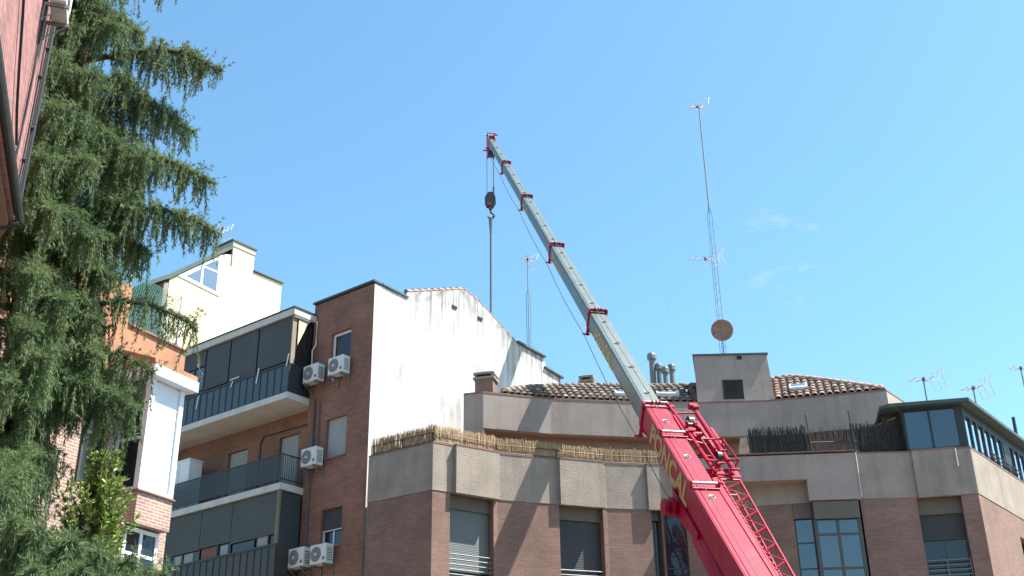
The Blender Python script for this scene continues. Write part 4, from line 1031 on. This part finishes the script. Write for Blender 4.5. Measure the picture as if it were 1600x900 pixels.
# luffing cylinder and its lug below the boom
lc = MB().use(M_RED)
for s_ in (-.34, .24):
    pf = [(-12.6, -.3), (-12.8, -.60), (-13.1, -.78), (-13.6, -.76), (-14.9, -.5), (-14.9, -.3)]
    lc.add([B(k, s_, n) for k, n in pf] + [B(k, s_ + .10, n) for k, n in pf], [tuple(range(6)), tuple(range(6, 12))[::-1]] + [(i, 6 + i, 6 + (i + 1) % 6, (i + 1) % 6) for i in range(6)])
lc.tube([B(-13.15, -.62, -.58), B(-13.15, .5, -.58)], .13, 14); lc.tube([B(-13.15, -.70, -.58), B(-13.15, -.62, -.58)], .22, 14); lc.tube([B(-13.15, -.52, -.58), B(-13.15, -.42, -.58)], .26, 14); lo = lc.build('cylinder_lug', crane); fix_normals(lo)
lc = MB().use(M_RED); lc.tube([B(-13.15, -.05, -.56), B(-14.6, -.05, -.58)], .22, 14); lc.tube([B(-14.6, -.05, -.58), B(-19.5, -.05, -.78), (5.75, 22.8, 2.2)], .30, 14)
lc.build('luffing_cylinder', crane)
# stowed lattice jib to the right of the boom
jb = MB().use(M_RED)
nB, nT = -.15, .28
def ro(k): return 1.20 + (k + 12.9) * .055
def ri(k): return .68 + (k + 12.9) * .028
for f_ in (ro, ri):
    for nn in (nT, nB): btube(jb, [(-21, f_(-21), nn), (-13.0, f_(-13.0), nn)], .034, 6)
kks = [-13.3 - i * .74 for i in range(11)]
for i, (a, b) in enumerate(zip(kks, kks[1:])):
    md_ = (a + b) / 2
    btube(jb, [(a, ro(a), nT), (md_, ri(md_), nT)], .022, 5); btube(jb, [(md_, ri(md_), nT), (b, ro(b), nT)], .016, 5)
    btube(jb, [(a, ri(a), nB), (b, ro(b), nB)], .014, 5)
    btube(jb, [(a, ro(a), nT), (md_, ro(md_), nB), (b, ro(b), nT)], .014, 5)
for nn in (nT, nB): btube(jb, [(-13.2, ri(-13), nn), (-13.2, ro(-13), nn)], .03, 6)
jo = jb.build('lattice_jib', crane)
pl = MB().use(M_RED); bbox(pl, -13.15, -12.75, .62, 1.24, nT + .036, nT + .06); pl.build('jib_plate', jo)
# solid red rail between boom and jib
rl = MB().use(M_RED); bbox(rl, -21, -12.2, .345, .385, -.25, .16); bbox(rl, -21, -12.8, .45, .60, .0, .30)
for i in range(36): bbox(rl, -13.0 - i * .22, -12.94 - i * .22, .60, .635, .22, .32)
rl.build('jib_carrier', crane)
B0 = B
def B(k, r_, n): return B0(k - .65, r_ - .10, n)
# jib root: fork arms, sheaves and hydraulics
fk = MB().use(M_RED)
btube(fk, [(-8.25, .62, .30), (-9.2, .62, .36), (-12.4, .66, .40)], .055, 8); btube(fk, [(-8.3, 1.28, .36), (-9.6, 1.22, .42), (-12.4, 1.12, .50)], .065, 8)
btube(fk, [(-8.7, .6, .33), (-8.7, 1.25, .38)], .03, 6); btube(fk, [(-9.0, .5, .05), (-12.4, .52, .05)], .045, 8)
btube(fk, [(-8.25, .52, .3), (-8.25, .72, .3)], .09, 10); btube(fk, [(-8.25, 1.16, .38), (-8.25, 1.40, .38)], .10, 10); btube(fk, [(-8.5, 1.2, .46), (-8.5, 1.36, .46)], .07, 10)
bbox(fk, -11.6, -9.4, 1.02, 1.10, -.1, .45); bbox(fk, -11.0, -9.9, 1.26, 1.34, .2, .5); bbox(fk, -10.4, -9.0, .48, .53, -.25, .42)
for kq in (-9.8, -10.5, -11.2, -11.9, -12.3): btube(fk, [(kq, .45, .3 + random.uniform(-.1, .1)), (kq - .2, 1.15, .35 + random.uniform(-.1, .1))], .028, 6)
for i in range(26):
    kq = random.uniform(-12.8, -9.3); rq = random.uniform(.45, 1.15); nq = random.uniform(.05, .55); L_ = random.uniform(.08, .28); a = random.choice((0, 1, 2))
    bbox(fk, kq, kq + (L_ if a == 0 else .05), rq, rq + (L_ if a == 1 else .05), nq, nq + (L_ if a == 2 else .05))
btube(fk, [(-10.9, .7, .62), (-10.9, 1.3, .62), (-12.2, 1.3, .66), (-12.2, .7, .62), (-10.9, .7, .62)], .028, 6)
btube(fk, [(-10.9, 1.3, .62), (-11.1, 1.25, .3)], .024, 6); btube(fk, [(-12.2, 1.3, .66), (-12.3, 1.15, .4)], .024, 6)
fo_ = fk.build('jib_fork', crane); fix_normals(fo_)
for kq, rq, nq, ax_, r_, h_, m_ in ((-9.3, .92, .3, br, .22, .16, M_DARK), (-11.6, 1.0, .42, br, .17, .12, M_DARK), (-9.95, .75, .42, bn, .11, .08, M_RED), (-10.2, .85, .4, br, .08, .2, M_RED)):
    MB().use(m_).disc_cyl(B(kq, rq, nq), ax_, r_, h_, 18).build('jib_sheave', fo_)
for i in range(7):
    MB().use(M_RED if i % 3 else M_STEEL).disc_cyl(B(random.uniform(-12.6, -9.6), random.uniform(.5, 1.1), .5), random.choice((br, bn, bd_)), .04, .14, 8).build('hydraulic_fitting', fo_)
B = B0
# turret and carrier, below the picture
tu = MB().use(M_RED); FC = Fr((6.0, 20.8), (.18, -.98)); P = FC.P
for s_ in (-.55, .45): tu.hexa([P(-1.0, s_, 1.5), P(1.6, s_, 1.5), P(1.6, s_ + .1, 1.5), P(-1.0, s_ + .1, 1.5), P(-.4, s_, 2.9), P(1.2, s_, 2.9), P(1.2, s_ + .1, 2.9), P(-.4, s_ + .1, 2.9)])
tu.box(FC, -1.6, 2.6, -1.2, 1.2, 1.3, 1.5); tu.use(M_DARK); tu.box(FC, 1.7, 2.8, -1.2, 1.2, 1.51, 2.3); tu.disc_cyl(P(0, 0, 1.2), (0, 0, 1), .8, .2, 24)
soft(tu.build('turret', crane), .03)
ch = MB().use(M_RED); ch.box(FC, -5.5, 4.5, -1.2, 1.2, .75, 1.1); ch.box(FC, -7.2, -5.5, -1.25, 1.25, .6, 1.9); ch.use(M_GL_D); ch.box(FC, -7.21, -6.2, -1.1, 1.1, 1.2, 1.8); soft(ch.build('carrier', crane), .04)
for u in (-6.2, -4.4, 1.9, 3.5):
    for o_ in (-1.05, 1.05):
        wh = MB().use(M_BLACK); wh.disc_cyl(P(u, o_, .40), FC.n, .52, .34, 24); wo = wh.build('wheel', crane); wh = MB().use(M_CHROME); wh.disc_cyl(P(u, o_, .40), FC.n, .26, .36, 16); wh.build('rim', wo)

# hook block hanging from the head
hk = B(30.2, -.0, -.85)
top = atd(760, 244, math.hypot(hk.x, hk.y)); hx, hy = hk.x, hk.y; zb = atd(760, 313, math.hypot(hx, hy)).z
hb = thing('hook_block', 'dark hook block hanging on twin ropes below the crane boom head', 'hook block', (hx, hy, zb))
b = MB().use(M_DARK)
prf = [(-.22, -.45), (.16, -.5), (.33, -.15), (.30, .2), (.12, .5), (-.12, .5), (-.33, .15), (-.33, -.2)]
FX = Fr((hx, hy), (1, 0)); b.profile(FX, [(u, zb + z) for u, z in prf], -.16, -.10); b.profile(FX, [(u, zb + z) for u, z in prf], .10, .16); b.disc_cyl((hx, hy, zb + .1), (0, 1, 0), .27, .16, 18)
b.build('cheek_plate', hb); b = MB().use(mat('dull_red', (.28, .03, .04), .7, .15, 5)); b.box(FX, -.2, .04, .161, .18, zb - .40, zb - .22); b.box(FX, -.1, .1, -.1, .1, zb - .62, zb - .45); b.build('warning_panel', hb)
b = MB().use(M_DARK); b.tube([(hx + .02, hy, zb - .45), (hx + .02, hy, zb - .85)], .06, 8)
ring = [(hx + .02 + .19 * math.sin(a), hy, zb - 1.05 + .19 * math.cos(a)) for a in [0 + i * .45 for i in range(11)]]; b.tube(ring, [.07] * 6 + [.06, .055, .05, .04, .03], 8); b.build('hook', hb)
b = MB().use(M_ROPE)
for dx in (-.2, .2): b.tube([(hx + dx, hy, zb + .3), (hx + dx, hy, hk.z + .25)], .016, 5)
b.build('rope', hb)
b = MB().use(M_DARK); b.tube([(hx + .2, hy - .03, hk.z - .3), (hx + .2, hy - .03, hk.z - 2.1)], .03, 6); b.tube([(hx + .2, hy - .03, hk.z - 2.1), (hx + .2, hy - .03, hk.z - 2.6)], .07, 6); b.build('limit_weight', hb)
b = MB().use(mat('sling_webbing', (.10, .14, .17), .8, .1, 4)); zs_ = zb - 1.2
b.tube([(hx + .02, hy, zs_), (hx + .02, hy, zs_ - 1.0)], [.13, .07], 8); b.tube([(hx + .02, hy, zs_ - 1.0), (hx - .03, hy, zs_ - 14)], .062, 8)
ls = b.build('lifting_sling'); tag(ls, 'long straight lifting sling hanging from the hook behind the white gable', 'sling')

# ================================================================== STREET CORNER HOUSE WITH WHITE BAY (LEFT)
EB = (.454, .891)
RB = Vector((-8.12, 26.8))
FB = Fr((RB.x, RB.y), (-EB[0], -EB[1]), flip=True)        # u runs back towards the camera from the bay's far corner
if FB.n.x < 0: FB.n = -FB.n
bay_h = thing('corner_house', 'old brick corner house with orange attic and a white shuttered bay window', 'building', (RB.x, RB.y, 0))
uL = upx(FB, 225, 690)
SB = -.95
hw = MB().use(M_BRICK_L); hw.box(FB, -.9, 16, SB - 6, SB, 0, 11.7); hw.build('brick_wall', bay_h)
ow = MB().use(M_ORANGE); ow.box(FB, -.88, 16, SB - 5.9, SB - .03, 11.703, 13.15); ow.box(FB, 1.2, 16, SB - 5.8, SB - .06, 13.153, 14.2)
ow.use(M_COPE_R); ow.box(FB, -.92, 1.19, SB - 5.95, SB + .03, 13.153, 13.2); ow.build('attic_wall', bay_h)
bb = MB().use(M_BRICK_L); bb.box(FB, 0, uL, SB + .003, 0, 8.1, 8.83); bb.use(M_COPE_R); bb.box(FB, -.04, uL + .04, SB + .01, .05, 8.833, 8.87); bbo = bb.build('bay', bay_h)
sh_ = MB().use(M_WFRAME)
sh_.box(FB, 0.0, .14, -.14, 0, 8.872, 11.6); sh_.box(FB, uL - .16, uL, -.16, 0, 8.872, 11.6); sh_.box(FB, .14, uL - .16, -.14, -.0, 8.872, 8.93)
sh_.box(FB, uL - .02 - .04, uL - .02 + .018, SB + .02, SB + .14, 8.872, 11.6); sh_.box(FB, uL - .05, uL + .001, SB + .14, -.162, 10.1, 10.17); sh_.box(FB, uL - .05, uL + .001, SB + .14, -.162, 8.875, 8.95)
sh_.build('bay_frame', bbo)
s_ = MB().use(M_SHUT); n_ = 34; dz = (11.58 - 8.94) / n_
for i in range(n_):
    z = 8.94 + i * dz; P = FB.P
    s_.add([P(.14, -.06, z), P(uL - .16, -.06, z), P(uL - .16, -.053, z + dz * .6), P(.14, -.053, z + dz * .6), P(.14, -.06, z + dz), P(uL - .16, -.06, z + dz)], [(0, 1, 2, 3), (3, 2, 5, 4)])
s_.build('roller_shutter', bbo)
s_ = MB().use(M_GL_D); s_.box(FB, uL - .035, uL - .025, SB + .14, -.17, 8.9, 11.6); s_.build('side_pane', bbo)
s_ = MB().use(M_WFRAME); s_.box(FB, -.22, uL + .18, SB, .22, 11.602, 11.86); s_.use(M_ORANGE); s_.box(FB, -.2, uL + .15, SB, .18, 11.863, 12.0)
P = FB.P; s_.hexa([P(-.2, SB, 12.0), P(uL + .15, SB, 12.0), P(uL + .15, .16, 12.003), P(-.2, .16, 12.003), P(-.2, SB, 12.45), P(uL + .15, SB, 12.45), P(uL + .15, .16, 12.02), P(-.2, .16, 12.02)]); s_.build('bay_roof', bbo)
# window below the bay
window(bay_h, FB, .1, uL + .05, 6.3, 8.05, o=-.2, frame=M_WFRAME, cols_=2, rows=(.66,), fw=.09, sill=False)
bk = MB().use(M_BRICK_L); bk.box(FB, 0, uL, SB + .002, -.3, 0, 8.09); bk.build('bay_base', bay_h)
# window recess left of the bay
s_ = MB().use(M_GL_D); s_.box(FB, uL + .35, uL + .95, SB + .003, SB + .03, 9.0, 11.4); wo_ = s_.build('window', bay_h); s_ = MB().use(M_FRAME_D)
for q in (uL + .3, uL + .95): s_.box(FB, q, q + .06, SB + .004, SB + .06, 8.95, 11.45)
s_.box(FB, uL + .36, uL + .95, SB + .004, SB + .06, 10.1, 10.16); s_.build('frame', wo_)
# green netting fence on the roof terrace
nf = thing('netting_fence', 'green netting fence with white posts on the orange roof terrace', 'fence', tuple(FB.P(0, SB, 13.2)))
u1 = upx(FB, 190, 470, SB - .3); 
s_ = MB().use(M_NET)
uu0, uu1, z0_, z1_ = -.75, u1 + 3.0, 13.2, 14.75
for i in range(int((uu1 - uu0) / .075)):
    u = uu0 + i * .075
    s_.add([FB.P(u, SB - .3, z0_), FB.P(u + .022, SB - .3, z0_), FB.P(u + .75 + .022, SB - .3, z1_), FB.P(u + .75, SB - .3, z1_)], [(0, 1, 2, 3)])
    s_.add([FB.P(u + .75, SB - .296, z0_), FB.P(u + .772, SB - .296, z0_), FB.P(u + .022, SB - .296, z1_), FB.P(u, SB - .296, z1_)], [(0, 1, 2, 3)])
s_.build('netting', nf)
s_ = MB().use(M_WFRAME)
for q in (-.75, upx(FB, 197, 470, SB - .3) if u1 else .6, 3.4): s_.tube([FB.P(q, SB - .26, z0_ - .1), FB.P(q, SB - .26, z1_ + .05)], .035, 8)
s_.build('posts', nf)

# ================================================================== NEAR PINK BRICK HOUSE (TOP LEFT)
K = Vector((-6.50, 13.2)); gdir = Vector((.309, -.951))
nh = thing('near_house', 'pink brick overhanging upper storey close by at the top left corner', 'building', (-9, 13, 0))
pg = [(K.x, K.y), (K.x - 3.4, K.y + 4.4), (-15, 17.5), (-15, -4), (K.x + gdir.x * 9, K.y + gdir.y * 9)]
pg = [(a, b) for a, b in pg]
mb = MB().use(M_BRICK_N); mb.prism(pg, 8.95, 22); mb.build('upper_storey', nh)
mb = MB().use(M_BRENDER); mb.prism([(K.x - .05, K.y - .06), (K.x - 3.3, K.y + 4.2), (-14.9, 17.3), (-14.9, -3.8), (K.x + gdir.x * 8.9 - .06, K.y + gdir.y * 8.9)], 8.85, 8.948); mb.build('soffit', nh)
mb = MB().use(M_BRICK_N); mb.prism([(-8.6, 11), (-10, 16), (-14.8, 17), (-14.8, -3.5), (-8, -3.5)], 0, 8.84); mb.build('lower_storey', nh)
FN = Fr((K.x, K.y), (gdir.x, gdir.y)); 
if FN.n.x < 0: FN.n = -FN.n
mb = MB().use(M_DARK)
mb.tube([FN.P(.06, .03, 9.0), FN.P(.06, .03, 22)], .028, 8); mb.tube([FN.P(.1, .04, 8.98), FN.P(8, .04, 8.98)], .04, 8); mb.tube([FN.P(.0, .06, 8.9), FN.P(-.05, -.2, 8.82), FN.P(-.3, -.8, 8.8)], .03, 6)
mb.build('drain_pipe', nh)
mb = MB().use(M_STEEL); mb.tube([FN.P(.15, .12, 8.86), FN.P(8, .12, 8.86)], .03, 6); mb.build('conduit', nh)
mb = MB().use(M_CABLE)
for u_, amp, r_ in ((.5, .05, .014), (1.15, .12, .018), (.28, .02, .012)):
    mb.tube([FN.P(u_ + amp * math.sin(z * 1.1) - (z - 9) * .03 * (u_ > 1), .03, z) for z in [9.0 + i * .45 for i in range(28)]], r_, 5)
mb.tube([FN.P(1.25 + i * .45, .04, 9.35 + .30 * i - .1 * math.sin(i * 1.3)) for i in range(14)], .018, 5)
for i in range(9):
    mb.disc_cyl(FN.P(.5 + .05 * math.sin((9.6 + i * 1.3) * 1.1), .04, 9.6 + i * 1.3), FN.n, .035, .05, 8)
    mb.disc_cyl(FN.P(.28, .04, 10.2 + i * 1.3), FN.n, .03, .05, 8)
mb.build('cable', nh)
nac = copy_tree(ac0); nac.location = FN.P(1.25, .02, 11.62); nac.scale = (.8, .62, .85)
del nac['group']
nac.rotation_euler.z = math.atan2(gdir.y, gdir.x) + math.pi; nac['label'] = 'white air conditioner high on the near pink brick wall at top left'
# orient so that its front faces away from the wall
nac.rotation_euler.z = math.atan2(-FN.n.y, -FN.n.x) - math.pi / 2

# ================================================================== TREES
def quad_mesh(name, V, mat_, parent, nper=4):
    n_ = len(V) // nper; me = bpy.data.meshes.new(name)
    me.vertices.add(len(V)); me.vertices.foreach_set('co', np.asarray(V, dtype=np.float32).ravel())
    me.loops.add(n_ * nper); me.loops.foreach_set('vertex_index', np.arange(n_ * nper, dtype=np.int32))
    me.polygons.add(n_); me.polygons.foreach_set('loop_start', np.arange(n_, dtype=np.int32) * nper)
    me.polygons.foreach_set('loop_total', np.full(n_, nper, dtype=np.int32)); me.update(calc_edges=True); me.validate()
    me.materials.append(mat_); o = bpy.data.objects.new(name, me); col.objects.link(o)
    o.parent = parent; o.matrix_parent_inverse = Matrix.Translation(-Vector(parent.location)); return o
def leaves(base, dirs, length, width):
    """quads: base points (n,3), direction (n,3), random roll"""
    n_ = len(base); d = dirs / np.linalg.norm(dirs, axis=1, keepdims=True)
    r_ = rng.normal(size=(n_, 3)); s = np.cross(d, r_); s /= np.linalg.norm(s, axis=1, keepdims=True) + 1e-9
    L = length[:, None]; Wd = width[:, None]
    a = base - s * Wd * .3; b = base + s * Wd * .3; m1 = base + d * L * .5 + s * Wd; c = base + d * L; m0 = base + d * L * .5 - s * Wd
    return np.stack([base, m1, c, m0], 1).reshape(-1, 3)

TX, TY = -7.6, 16.6
cedar = thing('cedar_tree', 'tall drooping blue green cedar filling the left side', 'tree', (TX, TY, 0))
b = MB().use(M_BARK); b.tube([(TX + .05 * math.sin(z), TY + .05 * math.cos(z * .8), z) for z in range(0, 21, 1)], [.32 - .013 * i for i in range(21)], 10); b.build('trunk', cedar)
BR = []      # (z at trunk, tip xyz)
def br_px(x, y, D, zdrop=1.4):
    t_ = atd(x, y, D); BR.append((t_.z + zdrop * .2, Vector(t_), .02 if y > 775 else .13, .5 if (x, y) in ((303, 512), (198, 660), (238, 585)) else 1.0))
for x, y, D in ((345, 112, 17.2), (303, 206, 17.6), (222, 52, 17.6), (178, 42, 17.0), (130, 5, 17.5), (330, 283, 16.6), (335, 362, 16.4),
                (232, 398, 17.2), (303, 512, 16.2), (238, 585, 16.4), (212, 640, 16.0), (205, 610, 17), (198, 660, 16.6), (80, 610, 17), (55, 660, 16.8), (35, 720, 16.0), (230, 150, 17.4), (200, 230, 17.0), (215, 330, 16.7), (172, 430, 16.6), (150, 500, 16.5), (150, 555, 16.3), (120, 600, 16.2), (150, 120, 16.4), (130, 250, 15.9), (150, 370, 15.8), (100, 470, 15.7), (70, 560, 15.6),
                (40, 640, 15.6), (30, 720, 15.4), (110, 40, 16.8), (90, 170, 15.6), (80, 330, 15.3), (50, 430, 15.2), (45, 520, 15.3), (20, 600, 15.2),
                (262, 900, 14.2), (240, 893, 14.6), (205, 876, 14.0), (160, 860, 13.6), (112, 846, 13.4), (60, 826, 13.2), (20, 815, 13.4), (130, 890, 12.9), (60, 890, 12.8), (190, 905, 13.2), (100, 910, 12.6), (160, 915, 12.8), (5, 775, 14.0),
                (120, -30, 16.6), (85, -60, 16.4), (150, -25, 17.5), (60, 80, 16.0), (60, 250, 15.4)):
    br_px(x, y, D)
for i in range(46):                               # the sides the photograph sees from behind
    z = random.uniform(4.5, 19.5); a = random.uniform(R(70), R(290)) if z > 9.5 else random.uniform(R(120), R(235)); L = (20.5 - z) * .17 + 1.7 + random.uniform(-.4, .5)
    BR.append((z, Vector((TX + L * math.cos(a), TY + L * math.sin(a) * .9 + .5, z - random.uniform(.2, 1.0))), .13, 1.0))
limbs = MB().use(M_BARK); base_l = []; dir_l = []; len_l = []; wid_l = []
def add_tufts(p, d, n_, L, Wd, spread=.6):
    base_l.append(np.repeat(np.array(p)[None], n_, 0)); dd = np.array(d)[None] + rng.normal(size=(n_, 3)) * spread; dir_l.append(dd)
    len_l.append(rng.uniform(L * .6, L * 1.2, n_)); wid_l.append(rng.uniform(Wd * .7, Wd * 1.2, n_))
for z0, tip, hk_, sc_ in BR:
    st = Vector((TX, TY, min(19.5, z0 + .1))); L = (tip - st).length; hump = hk_ * L
    N_ = 12; pts = []
    wob = Vector((random.uniform(-.15, .15), random.uniform(-.15, .15), 0))
    for i in range(N_ + 1):
        t = i / N_; p_ = st.lerp(tip, t) + Vector((0, 0, hump * math.sin(math.pi * min(1, t * .95)) * (1.0 + .3 * t))) + wob * math.sin(t * 4) - Vector((0, 0, .30 * max(0, t - .75) * L * .35)); pts.append(p_)
    pts[-1] = tip
    limbs.tube(pts, [.055 * (1 - t / (N_ + 1)) + .008 for t in range(N_ + 1)], 5)
    dirb = (tip - st).normalized(); sd = Vector((-dirb.y, dirb.x, 0)).normalized()
    for j in range(int(L * 26)):                  # short needles and spurs on the limb itself
        t = .25 + .75 * random.random(); fi = t * N_; i0 = min(N_ - 1, int(fi)); p0 = pts[i0].lerp(pts[i0 + 1], fi - i0)
        add_tufts(p0, Vector((random.uniform(-1, 1), random.uniform(-1, 1), random.uniform(.2, 1.2))).normalized(), 9, .10, .0065, .5)
        if random.random() < .35:
            sp_ = Vector((random.uniform(-1, 1), random.uniform(-1, 1), random.uniform(.6, 1.3))).normalized() + dirb * .6
            for q in range(4): add_tufts(p0 + sp_ * .06 * q, sp_, 7, .08, .006, .6)
    nt2 = int(L * 21 * sc_)
    for j in range(nt2):                          # side twigs
        t = .18 + .82 * (j + random.random()) / nt2; fi = t * N_; i0 = min(N_ - 1, int(fi)); p0 = pts[i0].lerp(pts[i0 + 1], fi - i0)
        reach = (.78 * math.sin(math.pi * min(1, .25 + t * .72)) + .08) * random.uniform(.35, 1.0) * (.4 + .6 * sc_); s = random.choice((-1, 1))
        fwd = dirb * random.uniform(.15, .7) + sd * s * random.uniform(.4, 1) + Vector((0, 0, random.uniform(-.1, .25)))
        fwd.normalize(); nseg = max(3, int(reach / .09)); p_ = Vector(p0)
        for q in range(nseg):
            d_ = (fwd + Vector((0, 0, -1.3 * (q / nseg) ** 1.3))).normalized(); p1 = p_ + d_ * (reach / nseg)
            add_tufts(p_, d_, 13, .10, .0062, .6)
            # hanging strands
            if random.random() < .8:
                hl = random.uniform(.12, .70) * random.uniform(.5, 1) * (1.2 if t > .3 else .8); ns = max(2, int(hl / .055)); hp = Vector(p_); hd_ = Vector((random.uniform(-.25, .25), random.uniform(-.25, .25), -1))
                for h in range(ns):
                    hp2 = hp + hd_.normalized() * (hl / ns); add_tufts(hp, hd_, 8, .10, .0060, .33); hp = hp2
            p_ = p1
limbs.build('limbs', cedar)
Bs = np.concatenate(base_l); Ds = np.concatenate(dir_l); Ls = np.concatenate(len_l); Ws = np.concatenate(wid_l)
pass
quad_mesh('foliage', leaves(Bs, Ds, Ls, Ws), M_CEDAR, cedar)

# laurel-like tree in front of the old brick wall
lp = atd(152, 806, 19.5)
lau = thing('broadleaf_tree', 'small bright green broadleaf tree in front of the old brick wall', 'tree', (lp.x, lp.y, 0))
b = MB().use(M_BARK); b.tube([(lp.x, lp.y, z * .8) for z in range(9)], [.08 - .007 * i for i in range(9)], 8); 
base_l = []; dir_l = []; len_l = []; wid_l = []
for i in range(230):
    a = random.uniform(0, 2 * math.pi); zz = random.uniform(-1.1, .95); rr = (.62 * math.sqrt(max(0, 1 - (zz / 1.12) ** 2))) * random.uniform(.15, 1.08)
    if zz > .4: rr *= .8
    tip = Vector((lp.x + rr * math.cos(a), lp.y + rr * math.sin(a), lp.z + zz + .1)); st = Vector((lp.x + random.uniform(-.1, .1), lp.y, lp.z - 1.1 + (zz + 1.1) * .4))
    b.tube([st, st.lerp(tip, .5) + Vector((0, 0, .1)), tip], [.014, .009, .004], 4)
    for q in range(9):
        p_ = st.lerp(tip, random.uniform(.5, 1.03)); d_ = (tip - st).normalized() + Vector((0, 0, .3)); add_tufts(p_, d_, 5, .10, .019, .8)
b.build('trunk', lau)
quad_mesh('crown', leaves(np.concatenate(base_l), np.concatenate(dir_l), np.concatenate(len_l), np.concatenate(wid_l)), M_LAUREL, lau)
